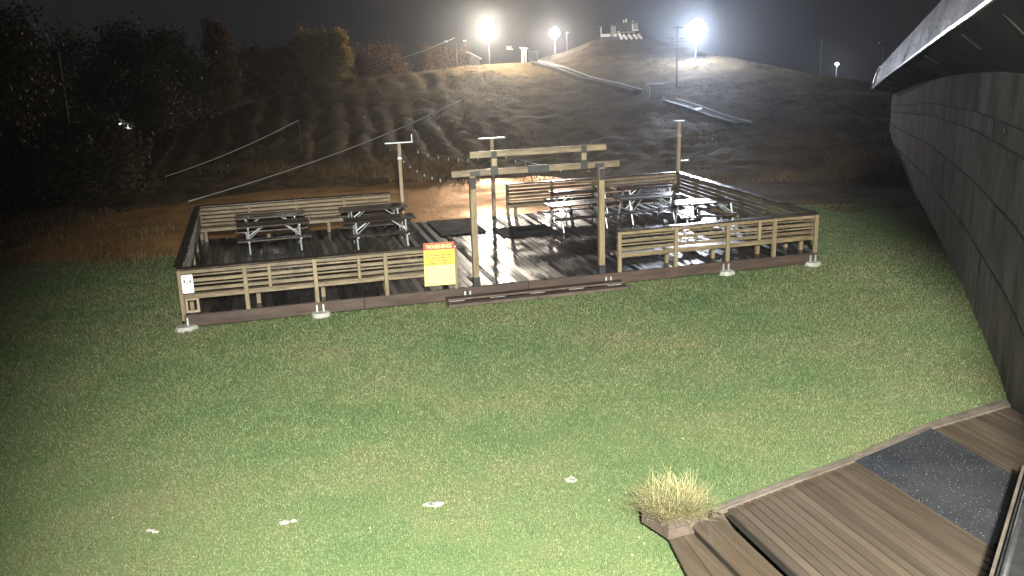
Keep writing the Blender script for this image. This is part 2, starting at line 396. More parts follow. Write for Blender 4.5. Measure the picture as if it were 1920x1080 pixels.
reed_patch('tall_grass', 'brown tall dry grass on the slope right behind the deck', ((880, 292), (1640, 345)), 9000, .2, 33)

g = np.random.default_rng(77); P = []; HB = []
for i in range(26000):
    a = g.uniform(R(-24), R(29)); dc = np.interp(a, _ca[:, 0], _ca[:, 1]); d = DB+(dc+1.0-DB)*g.uniform(0, 1)**.8
    x, y = d*math.sin(a), d*math.cos(a); nn = noise.noise((x*.25, y*.25, 2))+.6*noise.noise((x*.9, y*.9, 8))
    if nn < g.uniform(-.6, .5): continue
    hb = g.uniform(.04, .09)*(1+max(0, nn)); z = ground(x, y)-.02
    for k in range(6): P.append((x+g.normal(0, .10), y+g.normal(0, .10), z)); HB.append(hb)
P = np.array(P); V, T, A = blades(P, np.array(HB)[:, None], .03, 1.3, 78)
tag(link(bpy.data.objects.new('hill_grass', raw_mesh('hill_grass', V, T, MT['turf'], A))), 'rough faded grass tufts all over the hill', 'grass', kind='stuff')

# ------------------------------------------------------------------ picnic deck
FZ, RZ = .30, 1.27
deck = empty('picnic_deck', (DX, DY, 0), DYAW, 'large wet timber picnic deck with slatted railings and built-in benches on the lawn', 'deck')
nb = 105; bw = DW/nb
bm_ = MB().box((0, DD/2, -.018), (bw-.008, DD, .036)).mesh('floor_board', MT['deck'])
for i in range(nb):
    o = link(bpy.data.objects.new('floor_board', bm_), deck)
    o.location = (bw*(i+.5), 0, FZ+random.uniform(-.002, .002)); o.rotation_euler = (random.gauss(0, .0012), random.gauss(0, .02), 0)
for j in range(6): one('joist', MT['fascia'], deck, (DW/2, .3+j*(DD-.6)/5, .14), (DW-.2, .09, .2))
def fascia_run(a, b, y, n):
    for k in range(n):
        x0, x1 = a+(b-a)*k/n, a+(b-a)*(k+1)/n
        one('fascia_board', MT['fascia'], deck, ((x0+x1)/2, y, .165), (x1-x0-.006, .045, .26), bevel=.006)
fascia_run(.05, DW, -.03, 4); fascia_run(.05, DW, DD+.03, 4)
for x in (-.0, DW+.0): one('fascia_board', MT['fascia'], deck, (x+(.03 if x > 1 else -.03), DD/2, .165), (.045, DD-.02, .26))
def slat(a, b, z, w, th=.036, m='pine'):
    d = (Vector(b)-Vector(a)).normalized(); a = Vector(a)+d*.004; b = Vector(b)-d*.004
    mb = MB().bar((a.x, a.y, z), (b.x, b.y, z), th, w); mb.build('rail_board', MT[m], deck, bevel=.005)
def post(x, y, z0, z1, w=.09, m='pine_v'): one('post', MT[m], deck, (x, y, (z0+z1)/2), (w, w, z1-z0), bevel=.008)
def cap(a, b, w=.16):
    MB().bar((a[0], a[1], RZ+.02), (b[0], b[1], RZ+.02), w, .038).build('cap_rail', MT['capw'], deck, bevel=.006)
def bench(a, b, inward, legs):
    a = Vector((*a, 0)); b = Vector((*b, 0)); n = Vector((*inward, 0)); d = (b-a).normalized()
    for k in range(3):
        o = n*(.13+k*.135)
        MB().bar(a+o+Vector((0, 0, .70)), b+o+Vector((0, 0, .70)), .125, .036).build('bench_plank', MT['pine' if k == 0 else 'capw'], deck, bevel=.005)
    MB().bar(a+n*.47+Vector((0, 0, .66)), b+n*.47+Vector((0, 0, .66)), .036, .10).build('bench_edge_board', MT['pine'], deck, bevel=.005)
    MB().bar(a+n*.06+Vector((0, 0, .655)), b+n*.06+Vector((0, 0, .655)), .03, .075).build('bench_edge_board', MT['pine'], deck, bevel=.005)
    L = (b-a).length
    for k in range(legs):
        p = a+d*(.2+(L-.4)*k/(legs-1))+n*.40
        one('bench_leg', MT['pine_v'], deck, (p.x, p.y, (FZ+.66)/2), (.085, .085, .66-FZ-.002))
def railing(a, b, inward, posts, short=(), dense=False, z0=FZ-.13, blegs=4, bench_on=True, wood='pine'):
    """a,b deck coords; posts/short: fractions along"""
    A_, B_ = Vector((*a, 0)), Vector((*b, 0)); d = (B_-A_); L = d.length; d = d/L; n = Vector((*inward, 0))
    for f in posts:
        p = A_+d*(f*L); post(p.x, p.y, z0, RZ)
    for f in short:
        p = A_+d*(f*L)-n*.03; post(p.x, p.y, .74, RZ-.005, .07)
    segs = [0]+sorted(f for f in posts if .25 < f < .75)[:1]+[1]
    for s0, s1 in zip(segs[:-1], segs[1:]):
        pa, pb = A_+d*(s0*L), A_+d*(s1*L)
        if dense:
            for k, z in enumerate((1.20, 1.085, .97, .855, .755)):
                slat(pa+n*.066, pb+n*.066, z+random.uniform(-.004, .004), .078 if k < 4 else .06, m=wood)
        else:
            for z in (1.215, 1.015, .82): slat(pa+n*.02 if z > 1.2 else pa+n*.066, pb+n*.02 if z > 1.2 else pb+n*.066, z, .075)
            for z in (1.115, .915): slat(pa+n*.105, pb+n*.105, z, .035, .02)
        cap(pa+n*.03, pb+n*.03, .2)
    if bench_on: bench(a, b, inward, blegs)
UA, UB, BA, BB = 6.0, 9.89, 5.67, 9.33
railing((0, 0), (UA, 0), (0, 1), [0.008, 1.37/6, 2.84/6, 4.38/6, .992], [1.88/6, 3.79/6], blegs=5)
railing((UB, 0), (DW, 0), (0, 1), [.008, (11.39-UB)/(DW-UB), (12.77-UB)/(DW-UB), (14.04-UB)/(DW-UB), .992], [(13.61-UB)/(DW-UB)], blegs=5)
railing((0, DD), (BA, DD), (0, -1), [.01, .26, .5, .75, .99], dense=True, blegs=4)
railing((BB, DD), (DW, DD), (0, -1), [.01, .26, .5, .75, .99], dense=True, blegs=4)
railing((0, .12), (0, DD-.1), (1, 0), [.2, .4, .6, .8], dense=True, bench_on=False, wood='pine_shaded')
railing((DW, .12), (DW, DD-.1), (-1, 0), [.15, .31, .48, .65, .84], dense=True, bench_on=False, wood='pine_shaded')
bench((DW-.0, .6), (DW-.0, DD-.6), (-1, 0), 5)
# concrete footings with steel brackets carry the frame
def footing(u, v, r, pair=True):
    mb = MB(); n = 11
    pr = [(r*random.uniform(.85, 1.1)*math.cos(2*math.pi*k/n), r*.8*random.uniform(.85, 1.1)*math.sin(2*math.pi*k/n)) for k in range(n)]
    b0 = len(mb.v)
    for z, s in ((-.05, 1.05), (.05, 1.0), (.09, .86)):
        for p in pr: mb.v.append((u+p[0]*s, v+p[1]*s, z+random.uniform(-.006, .006)))
    for q in range(2):
        for k in range(n): mb.f.append((b0+q*n+k, b0+q*n+(k+1) % n, b0+(q+1)*n+(k+1) % n, b0+(q+1)*n+k))
    mb.f.append(tuple(b0+2*n+k for k in range(n)))
    f = mb.build('footing', MT['conc'], deck)
    for s in ((-.07, .07) if pair else (.05,)):
        one('bracket', MT['galv'], f, (u+s, v+.055, .165), (.035, .03, .17))
for u, r, pr in ((.06, .24, False), (2.88, .23, True), (12.7, .21, True), (15.12, .21, True)): footing(u, -.13, r, pr)
for u in (6.2, 9.63):
    for s in (-.06, .06): one('bracket', MT['galv'], deck, (u+s, -.062, .16), (.035, .012, .11))
# small open frame of lumber under the white notice
for c, s in (((.13, -.02, .50), (.05, .04, .30)), ((.36, -.02, .50), (.05, .04, .30)), ((.245, -.02, .635), (.28, .045, .05)), ((.245, -.02, .365), (.28, .045, .05))):
    one('frame_board', MT['polew'], deck, c, s)

# low timber step before the gateway
stp = empty('timber_step', tuple(Vector((DX, DY, 0))+Vector((*(_U*7.8), 0))), DYAW, 'low dark wet timber step on the grass below the gateway', 'step')
one('tread', MT['fascia'], stp, (0, -.19, .105), (4.25, .24, .05), bevel=.006)
one('tread', MT['tabw'], stp, (0, -.45, .055), (4.3, .22, .05), bevel=.006)
one('edge_board', MT['plant'], stp, (0, -.575, .045), (4.3, .03, .07), bevel=.004)
one('edge_board', MT['plant'], stp, (0, -.322, .115), (4.25, .02, .045), bevel=.004)
for k in range(5): one('support_block', MT['conc'], stp, (-1.9+k*.95, -.2, .04), (.35, .16, .078))

# ------------------------------------------------------------------ gateway
gate = empty('gateway', (DX, DY, 0), DYAW, 'tall timber gateway with two stacked cross beams at the deck entrance', 'gateway')
G0, G1, GT = 6.44, 9.50, 2.82
for u in (G0, G1):
    p = one('post', MT['pine_v'], gate, (u, .06, (FZ+GT)/2), (.14, .14, GT-FZ-.01), bevel=.01)
    one('bracket', MT['black'], p, (u, .06, FZ+.10), (.156, .156, .20))
    one('bracket', MT['black'], p, (u, -.018, GT-.16), (.13, .012, .26))
one('beam', MT['pine'], gate, (7.96, .06, GT+.06), (3.98, .10, .14), bevel=.008)
one('beam', MT['pine'], gate, (8.01, .06, GT+.46), (3.22, .10, .14), bevel=.008)
for u in (6.95, 9.07):
    p = one('strut', MT['pine_v'], gate, (u, .06, GT+.26), (.12, .12, .255))
    one('bracket', MT['black'], p, (u, .005, GT+.10), (.17, .012, .20)); one('bracket', MT['black'], p, (u, .005, GT+.44), (.13, .012, .16))
for u in (G0, G1): one('bracket', MT['black'], gate, (u+(.06 if u < 8 else -.06), .003, GT+.05), (.22, .012, .10))
one('splice_plate', MT['black'], gate, (7.98, .06, GT+.06), (.50, .13, .17), bevel=.006)

# ------------------------------------------------------------------ three light poles round the deck, wires with bulbs
def dpt(u, v, z): return Vector((DX, DY, 0))+Vector((*(_U*u+_V*v), 0))+Vector((0, 0, z))
def tee_pole(u, v, top, label, lw=.86, hook=False, low=False, z0=0.0):
    e = empty('string_light_pole', tuple(dpt(u, v, 0)), DYAW, label, 'pole', 'timber poles holding the string lights')
    MB().box((0, 0, (z0+top)/2), (.11, .11, top-z0)).build('shaft', MT['polew'], e, bevel=.01)
    MB().box((0, 0, top+.02), (lw, .12, .035)).build('cross_arm', MT['galv'], e)
    one('collar', MT['galv'], e, (0, -.01, top-.45), (.13, .13, .07))
    if hook: MB().bar((lw/2-.02, 0, top+.03), (lw/2-.02, 0, top+.25), .03, .03).build('upright', MT['galv'], e)
    if low: MB().box((.22, 0, 1.62), (.30, .1, .03)).build('bracket_arm', MT['galv'], e)
    return e
tee_pole(6.08, 8.55, 2.74, 'slim timber pole with a metal tee arm beside the left half of the back railing', hook=True)
tee_pole(9.0, 8.45, 2.72, 'timber pole with a metal tee arm seen between the gateway posts', hook=False)
tee_pole(15.38, 8.40, 2.92, 'timber pole with a short metal arm at the far right deck corner', lw=.36, low=True)
def string_lights(a, b, sag, n, label):
    a, b = Vector(a), Vector(b)
    e = empty('string_lights', tuple(a), 0, label, 'lights', 'unlit bulb strings over the deck')
    pts = [a.lerp(b, i/24)-a+Vector((0, 0, -sag*4*(i/24)*(1-i/24))) for i in range(25)]
    MB().tube(pts, .008, 5).build('wire', MT['black'], e)
    for k in range(n):
        t = (k+.5)/n; p = a.lerp(b, t)-a+Vector((0, 0, -sag*4*t*(1-t)))
        c = MB().tube([p, p-Vector((0, 0, .05))], .018, 6).build('bulb_socket', MT['black'], e)
        MB().tube([p-Vector((0, 0, .05+z)) for z in (0, .02, .05, .075, .085)], [.010, .02, .024, .014, .003], 7).build('bulb', MT['bulb'], c, smooth=True)
string_lights(dpt(6.5, 8.5, 2.6), dpt(9.0, 8.4, 2.3), .22, 8, 'unlit bulb string sagging between the two tee-armed poles')
string_lights(dpt(6.1, 8.5, 2.35), dpt(6.5, .1, 2.8), .28, 9, 'unlit bulb string from the left tee-armed pole to the gateway')
string_lights(dpt(9.0, 8.4, 2.45), dpt(9.4, .1, 2.86), .25, 9, 'unlit bulb string from the middle pole to the right gateway post')

# ------------------------------------------------------------------ picnic tables
def make_table():
    t = empty('picnic_table')
    for k in range(4): one('top_plank', MT['tabw'], t, (0, -.285+k*.19, .745), (1.95, .182, .038), bevel=.005)
    for y in (-.68, .68):
        for k in (-1, 1): one('seat_plank', MT['tabw'], t, (0, y+k*.07, .445), (1.95, .13, .038), bevel=.005)
    for x in (-.68, .68):
        for y in (-1, 1):
            MB().tube([(x, y*.26, .725), (x, y*.55, .02)], .024, 8).build('leg', MT['galv'], t)
        MB().tube([(x, -.80, .41), (x, .80, .41)], .022, 8).build('seat_bearer', MT['galv'], t)
        MB().tube([(x, -.36, .715), (x, .36, .715)], .02, 8).build('top_bearer', MT['galv'], t)
        MB().tube([(x, 0, .42), (x*.38, 0, .72)], .018, 8).build('brace', MT['galv'], t)
        MB().tube([(x, -.55, .45), (x*.45, -.30, .71)], .014, 8).build('brace', MT['galv'], t)
    return t
proto = make_table()
TB = [(2.1, 5.9, 1, 'dark wet picnic table in front on the far left of the deck'), (2.05, 7.25, -2, 'dark picnic table against the left end of the back bench'),
      (5.0, 7.2, 2, 'dark picnic table near the slim tee-armed pole, against the back bench'), (4.95, 5.35, 0, 'dark wet picnic table standing at the gap in the back railing, front of its pair'),
      (11.55, 7.3, 1, 'picnic table at the open end of the right back bench with a white glint'), (10.75, 5.3, 4, 'dark picnic table just behind the right gateway post'),
      (13.75, 7.25, -2, 'dark picnic table against the back bench near the far right corner'), (13.0, 5.55, 3, 'dark picnic table in the middle of the right half of the deck'),
      (14.15, 4.0, -5, 'dark picnic table closest to the right side bench among the puddles')]
for i, (u, v, a, lab) in enumerate(TB):
    o = proto if i == 0 else copy_tree(proto)
    o.location = dpt(u, v, FZ+.004); o.rotation_euler.z = DYAW+R(a); tag(o, lab, 'picnic table', 'picnic tables on the deck')

# black rubber mat on the deck, plus one added to blacken the shaded floor
def deck_mat(u0, u1, v0, v1, lab):
    o = MB().box(((u0+u1)/2, (v0+v1)/2, FZ+.022), (u1-u0, v1-v0, .02)).build('rubber_mat', MT['rubber'], None, bevel=.006)
    o.location = (DX, DY, 0); o.rotation_euler.z = DYAW
    tag(o, lab, 'mat', 'rubber mats on the deck')
deck_mat(6.75, 8.1, 5.75, 8.1, 'black rubber mat at the gap in the back railing, left of the middle pole')
deck_mat(8.35, 10.0, 4.85, 6.15, 'black mat added for the shaded floor beside the picnic table behind the right gateway post')

# ------------------------------------------------------------------ signs
def text(name, s, size, m, parent, loc, w=None, offset=0.0, align='CENTER', bold=False):
    c = bpy.data.curves.new(name, 'FONT'); c.body = s; c.size = size; c.align_x = align; c.offset = offset; c.extrude = .0008
    o = bpy.data.objects.new(name, c); COL.objects.link(o)
    dg = bpy.context.evaluated_depsgraph_get(); me = bpy.data.meshes.new_from_object(o.evaluated_get(dg))
    bpy.data.objects.remove(o); me.materials.clear(); me.materials.append(m)
    q = link(bpy.data.objects.new(name, me), parent); q.location = loc; q.rotation_euler = (R(90), 0, 0)
    if w:
        q.scale.x = w/max(1e-3, max(v.co.x for v in me.vertices)-min(v.co.x for v in me.vertices))
    return q
sg = empty('warning_sign', tuple(dpt(5.57, -.075, .42)), DYAW, 'yellow warning sign with a red header fixed to the front railing', 'sign')
sg.rotation_euler.y = R(1.0)
one('panel', MT['yellow'], sg, (0, 0, .49), (.70, .012, .98))
one('header', MT['red'], sg, (0, -.008, .90), (.70, .006, .155))
one('lower_panel', MT['cream'], sg, (0, -.008, .235), (.70, .005, .46))
text('lettering', 'WARNING', .13, MT['cream'], sg, (0, -.0125, .855), .58, .004)
text('lettering', 'Welcome to Sunridge', .06, MT['ink'], sg, (0, -.0075, .755), .60)
for k, s in enumerate(('BY ENTERING THIS AREA,', 'YOU ARE ASSUMING THE', 'RISK OF ALL INJURY,', 'ACCIDENT OR DAMAGES')):
    text('lettering', s, .055, MT['ink'], sg, (0, -.0075, .675-k*.062), (.60, .60, .45, .54)[k], .0018)
for k, (x, w) in enumerate(((0, .62), (-.17, .27), (-.15, .22), (-.15, .2), (-.02, .48), (-.06, .36), (-.16, .18))):
    one('print_line', MT['grey'], sg, (x, -.0115, .43-k*.058), (w, .002, .016))
one('bolt', MT['galv'], sg, (.37, 0, .87), (.03, .02, .03))
ns = empty('notice_sign', tuple(dpt(.205, -.10, .78)), DYAW, 'small white notice with rounded corners on the left corner post of the deck', 'sign')
c8 = []
for cx, cz, a0 in ((.085, .035, -90), (.085, .375, 0), (-.085, .375, 90), (-.085, .035, 180)):
    for k in range(4): t = R(a0+30*k); c8.append((cx+.03*math.cos(t), cz+.03*math.sin(t)))
mb = MB(); n = len(c8)
mb.v = [(p[0], -.006, p[1]) for p in c8]+[(p[0], .006, p[1]) for p in c8]
mb.f = [tuple(range(n)), tuple(range(2*n-1, n-1, -1))]+[(i, (i+1) % n, n+(i+1) % n, n+i) for i in range(n)]
mb.build('panel', MT['signw'], ns)
one('print_line', MT['pink'], ns, (-.01, -.008, .345), (.14, .003, .035))
for x, z, w, h in ((-.06, .265, .03, .06), (-.005, .235, .025, .03), (.06, .258, .035, .05)): one('pictogram', MT['ink'], ns, (x, -.008, z), (w, .003, h))
for k, w in enumerate((.15, .13, .10, .07)): one('print_line', MT['grey'], ns, (0, -.008, .18-k*.04), (w, .003, .011))

# ------------------------------------------------------------------ lodge on the right
WP = [(18.21, 44.56), (13.39, 29.53), (10.38, 20.73), (8.25, 14.86), (7.06, 11.89), (5.35, 7.9), (3.9, 4.3)]
WP = [Vector((*p, 0)) for p in WP]
def wall_z(k, rows):   # heights along the courses, tapering away from the camera
    return rows[k]
DISTK = [w.y for w in WP]
def lerp_t(y): return min(1, max(0, (44.56-y)/(44.56-11.9)))
J0 = [0.0, .48, 1.25, 1.82, 2.12, 2.62]      # course joints at the far corner
J1 = [-.02, 1.36, 2.57, 3.70, 4.12, 5.05]     # and near the camera
def jz(i, y):
    t = (44.56-y)/(44.56-11.9); s = 1-(1-min(t, 1))**1.6 if t < 1 else 1+(t-1)*.25
    return J0[i]+(J1[i]-J0[i])*s
lodge = empty('lodge', (WP[0].x, WP[0].y, 0), 0, 'weathered timber-clad lodge wall with a wide metal eave along the right edge', 'building')
lo = WP[0].copy()
def nrm(k):
    a = WP[max(k-1, 0)]; b = WP[min(k+1, len(WP)-1)]; d = (a-b).normalized(); return Vector((-d.y, d.x, 0))
def wpt(k, off, z): p = WP[k]+nrm(k)*off; return Vector((p.x, p.y, z))-lo
gap = .0015
for k in range(len(WP)-1):
    # recessed backing
    MB().hexa([wpt(k, -.016, -.05), wpt(k+1, -.016, -.05), wpt(k+1, -.25, -.05), wpt(k, -.25, -.05)],
              [wpt(k, -.016, jz(5, WP[k].y)), wpt(k+1, -.016, jz(5, WP[k+1].y)), wpt(k+1, -.25, jz(5, WP[k+1].y)), wpt(k, -.25, jz(5, WP[k].y))]).build('wall_backing', MT['black'], lodge)
    for i in range(5):
        g = gap*(1+.6*(i in (0, 1)))
        za, zb = jz(i, WP[k].y)+g, jz(i, WP[k+1].y)+g; ya, yb = jz(i+1, WP[k].y)-g, jz(i+1, WP[k+1].y)-g
        o = [0.0, .006, .002, .006, .0][i]
        m = MB().hexa([wpt(k, o, za), wpt(k+1, o, zb), wpt(k+1, -.014, zb), wpt(k, -.014, za)], [wpt(k, o, ya), wpt(k+1, o, yb), wpt(k+1, -.014, yb), wpt(k, -.014, ya)])
        m.build('cladding_board', MT['clad'], lodge)
    for i in range(1, 5):      # dark open joints between the boards
        hj = .022 if i != 4 else .014; za, zb = jz(i, WP[k].y), jz(i, WP[k+1].y); c_ = .012
        MB().hexa([wpt(k, c_, za-hj), wpt(k+1, c_, zb-hj), wpt(k+1, -.01, zb-hj), wpt(k, -.01, za-hj)],
                  [wpt(k, c_-.003, za+hj), wpt(k+1, c_-.003, zb+hj), wpt(k+1, -.01, zb+hj), wpt(k, -.01, za+hj)]).build('joint_strip', MT['soff'], lodge)
    for f in (.45,):        # upright board ends
        for i in range(5):
            if (k+i+int(f*10)) % 3: continue
            a = WP[k].lerp(WP[k+1], f); n_ = nrm(k).lerp(nrm(k+1), f); a = a+n_*.0105-lo
            MB().bar(a+Vector((0, 0, jz(i, WP[k].lerp(WP[k+1], f).y)+.03)), a+Vector((0, 0, jz(i+1, WP[k].lerp(WP[k+1], f).y)-.03)), .014, .006, n_).build('joint_strip', MT['soff'], lodge)
# end wall at the far corner
e0 = WP[0]-nrm(0)*6
MB().hexa([wpt(0, -.26, -.05), Vector((e0.x, e0.y, -.05))-lo, Vector((e0.x+.3, e0.y+.02, -.05))-lo, wpt(0, -.3, -.05)],
          [wpt(0, -.26, 2.6), Vector((e0.x, e0.y, 2.6))-lo, Vector((e0.x+.3, e0.y+.02, 2.6))-lo, wpt(0, -.3, 2.6)]).build('end_wall', MT['dark'], lodge)
# eave: fascia panel, bright drip edge and soffit with vents
OFF = .95
LIP = [(1637, 167), (1668, 142), (1700, 119), (1740, 90), (1780, 62), (1830, 29), (1880, -6), (1960, -64), (2080, -150)]
def wall_hit(x, y, off):
    best = None; d = ray(x, y)
    for k in range(len(WP)-1):
        a = WP[k]+nrm(k)*off; b = WP[k+1]+nrm(k+1)*off; e = b-a
        den = d[0]*e.y-d[1]*e.x
        if abs(den) < 1e-9: continue
        t = (a.x*e.y-a.y*e.x)/den; px, py = d[0]*t, d[1]*t
        s = ((px-a.x)*e.x+(py-a.y)*e.y)/e.length_squared
        if t > 0 and ((s > -.001 or k == 0) and (s < 1.001 or k == len(WP)-2)): return Vector((px, py, EYE+d[2]*t))
lip = [wall_hit(x, y, OFF) for x, y in LIP]
inn = []
for p in lip:
    # matching wall-top point straight behind
    q = min(((a.lerp(b, t)) for a, b in zip(WP[:-1], WP[1:]) for t in np.linspace(0, 1, 60)), key=lambda w: (w.x-p.x)**2+(w.y-p.y)**2)
    inn.append(Vector((q.x, q.y, jz(5, q.y)-.02)))
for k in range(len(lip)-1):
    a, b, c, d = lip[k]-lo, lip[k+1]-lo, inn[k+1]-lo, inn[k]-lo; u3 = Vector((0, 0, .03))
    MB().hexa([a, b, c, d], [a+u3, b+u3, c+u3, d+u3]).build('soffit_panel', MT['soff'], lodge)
    hh = [1.0, 1.05, 1.1, 1.12, 1.15, 1.18, 1.2, 1.2, 1.2]
    n = nrm(0); n0 = n*.02; up = Vector((0, 0, hh[k])); up2 = Vector((0, 0, hh[k+1])); bk = -n*.06
    MB().hexa([a+u3*1.2, b+u3*1.2, b+bk+u3*1.2, a+bk+u3*1.2], [a+up-n*.25, b+up2-n*.25, b+up2-n*.32, a+up-n*.32]).build('fascia_panel', MT['eavem'], lodge)
    MB().bar(a+n0+Vector((0, 0, .04)), b+n0+Vector((0, 0, .04)), .07, .06).build('drip_edge', MT['lip'], lodge)
a = lip[0]-lo; n = nrm(0); bk = (lip[0]-lip[1]).normalized()
MB().tube([a+Vector((0, 0, z))-n*(.02+.24*z)+bk*.0 for z in (-.02, .3, .65, 1.0)], [.10, .13, .12, .08], 10).build('eave_end_cap', MT['lip'], lodge, smooth=True)
# roof plane above the fascia
for k in range(len(lip)-1):
    a, b = lip[k]-lo+Vector((0, 0, hh[k]))-n*.27, lip[k+1]-lo+Vector((0, 0, hh[k+1]))-n*.27
    r3 = -n*6+Vector((0, 0, 1.2))
    MB().hexa([a, b, b+r3, a+r3], [a+u3, b+u3, b+r3+u3, a+r3+u3]).build('roof_sheet', MT['dark'], lodge)
# droplets / screw heads on the fascia
g = np.random.default_rng(5); DV = []; DF = []
for i in range(240):
    k = int(g.integers(0, len(lip)-2)); t = g.uniform(); z = g.uniform(.08, .95)**1.3; s = g.uniform(.006, .016)*(.6+.9*(lip[k].y/20))
    p = lip[k].lerp(lip[k+1], t)-lo+Vector((0, 0, z*1.05))-n*(.25*z/1.1)+n*.012
    b0 = len(DV); dd = (lip[k]-lip[k+1]).normalized()
    for q in (dd*s, Vector((0, 0, s)), -dd*s, Vector((0, 0, -s)), n*s*.8): DV.append(tuple(p+q))
    DF += [(b0, b0+1, b0+4), (b0+1, b0+2, b0+4), (b0+2, b0+3, b0+4), (b0+3, b0, b0+4)]
o = link(bpy.data.objects.new('rain_drops', raw_mesh('rain_drops', np.array(DV), np.array(DF), MT['lip'])), lodge); o['kind'] = 'stuff'
for x, y in ((1655, 161), (1664, 158), (1674, 154), (1685, 149), (1698, 143), (1714, 135), (1734, 124), (1760, 112), (1800, 92), (1872, 62)):
    # soffit vents
    lx = 1655; f = [i for i in range(len(lip)-1)]
    P = None
    for s in np.linspace(.15, .95, 30):
        pass
    t = (x-1637)/(1880-1637)
    # along the lip by image position, a third of the way in
    yl = np.interp(x-8, [q[0] for q in LIP], [q[1] for q in LIP]); p = wall_hit(x-8, yl, OFF)
    q = min(((a.lerp(b, tt)) for a, b in zip(WP[:-1], WP[1:]) for tt in np.linspace(0, 1, 120)), key=lambda w: (w.x-p.x)**2+(w.y-p.y)**2)
    w = Vector((q.x, q.y, jz(5, q.y)-.02)); c0 = p.lerp(w, .12)-lo; c1 = p.lerp(w, .46)-lo
    dn = Vector((0, 0, -.012)); dd = (lip[0]-lip[1]).normalized()*.06
    MB().hexa([c0-dd+dn, c1-dd+dn, c1+dd+dn, c0+dd+dn], [c0-dd-dn, c1-dd-dn, c1+dd-dn, c0+dd-dn]).build('soffit_vent', MT['vent'], lodge)
# dark knots and drip stains come from small iron straps nailed on the boards
for (x, y, l) in ((1716, 298, 24), (1711, 336, 16), (1733, 370, 28), (1798, 408, 22), (1785, 325, 16), (1883, 240, 10), (1886, 305, 10), (1882, 440, 12), (1767, 400, 14), (1735, 292, 10)):
    p = wall_hit(x, y, .034); q = wall_hit(x, y+l, .034)
    if p and q: MB().bar(p-lo, q-lo, .05, .01, nrm(2)).build('iron_strap', MT['black'], lodge)

# dark screen with a pale edge beside the mat (entrance of the lodge)
scr = empty('entrance_screen', tuple(un(1860, 1070, .4)), 0, 'black entrance screen with a pale edge strip at the lower right corner', 'screen')
so = un(1860, 1070, .4)
E1, E2 = un(1917, 872, .75), un(1850, 1095, .75)
dv = (E1-E2).normalized(); rt_ = Vector((dv.y, -dv.x, 0))
MB().hexa([p-so for p in (E2+Vector((0, 0, -.3)), E1+Vector((0, 0, -.3)), E1+rt_*.03+Vector((0, 0, -.3)), E2+rt_*.03+Vector((0, 0, -.3)))],
          [p-so for p in (E2, E1, E1+rt_*.03, E2+rt_*.03)]).build('edge_strip', MT['curb'], scr)
MB().hexa([p-so for p in (E2+rt_*.052+Vector((0, 0, -.34)), E1+rt_*.052+Vector((0, 0, -.34)), E1+rt_*1.2+Vector((0, 0, -.34)), E2+rt_*1.2+Vector((0, 0, -.34)))],
          [p-so for p in (E2+rt_*.052, E1+rt_*.052, E1+rt_*1.2, E2+rt_*1.2)]).build('panel', MT['black'], scr)
MB().tube([E2+rt_*.12+Vector((0, 0, .04))-so, E1+rt_*.12+Vector((0, 0, .04))-so], .035, 10).build('rail', MT['black'], scr, smooth=True)

# ------------------------------------------------------------------ lodge deck with steps, mat and planter
ld = empty('lodge_deck', tuple(un(1600, 900, 0)), 0, 'weathered brown plank deck with steps at the foot of the lodge', 'deck')
ldo = un(1600, 900, 0)
ZT, Z1, Z2 = .40, .27, .14
A0, A1, A2 = un(1356, 949, ZT), un(1602, 866, ZT), un(1746, 806, ZT)
A3 = un(1888, 762, ZT)
def du(a, b): return (un(*b, ZT)-un(*a, ZT)).normalized()
D0, D1, D2 = du((1356, 949), (1497, 1080)), du((1602, 863), (1859, 1026)), du((1746, 802), (1903, 892))
def edge_at(s):    # s 0..3 -> point on the inner curb line and board direction there
    Pn = [A0, A1, A2, A3]; Dn = [D0, D1, D2, D2]; i = min(2, int(s)); f = s-i
    return Pn[i].lerp(Pn[i+1], f), Dn[i].lerp(Dn[i+1], f).normalized()
def plank(s0, s1, length, z, th, name, m, start=0.0):
    (p0, d0), (p1, d1) = edge_at(s0), edge_at(s1)
    w = (p1-p0); L = w.length; g = w/L*.011
    q = [p0+d0*start+g, p1+d1*start-g, p1+d1*length-g, p0+d0*length+g]
    q = [Vector((p.x, p.y, z)) for p in q]
    MB().hexa([p-ldo-Vector((0, 0, th)) for p in q], [p-ldo for p in q]).build(name, m, ld, bevel=.004)
n1 = 18
for i in range(n1): plank(i/n1, (i+1)/n1, 5.0, ZT+random.uniform(-.003, .003), .04, 'floor_board', MT['ldeck'])
for i in range(14): plank(1+i/14, 1+(i+1)/14, 5.0, ZT+random.uniform(-.003, .003), .04, 'floor_board', MT['ldeck'])
for i in range(11): plank(2+i/11, 2+(i+1)/11, 5.0, ZT+random.uniform(-.003, .003), .04, 'floor_board', MT['ldeck'])
u_ = [Vector((p.x, p.y, 0)) for p in (A0+(A3-A0).normalized()*.06+D0*.02, A3, A3+D2*4.9, A0+(A3-A0).normalized()*.06+D0*4.9)]
MB().hexa([p-ldo+Vector((0, 0, .30)) for p in u_], [p-ldo+Vector((0, 0, .345)) for p in u_]).build('gap_shade', MT['soff'], ld)  # black sheet below the boards, puts dark shade into the gaps
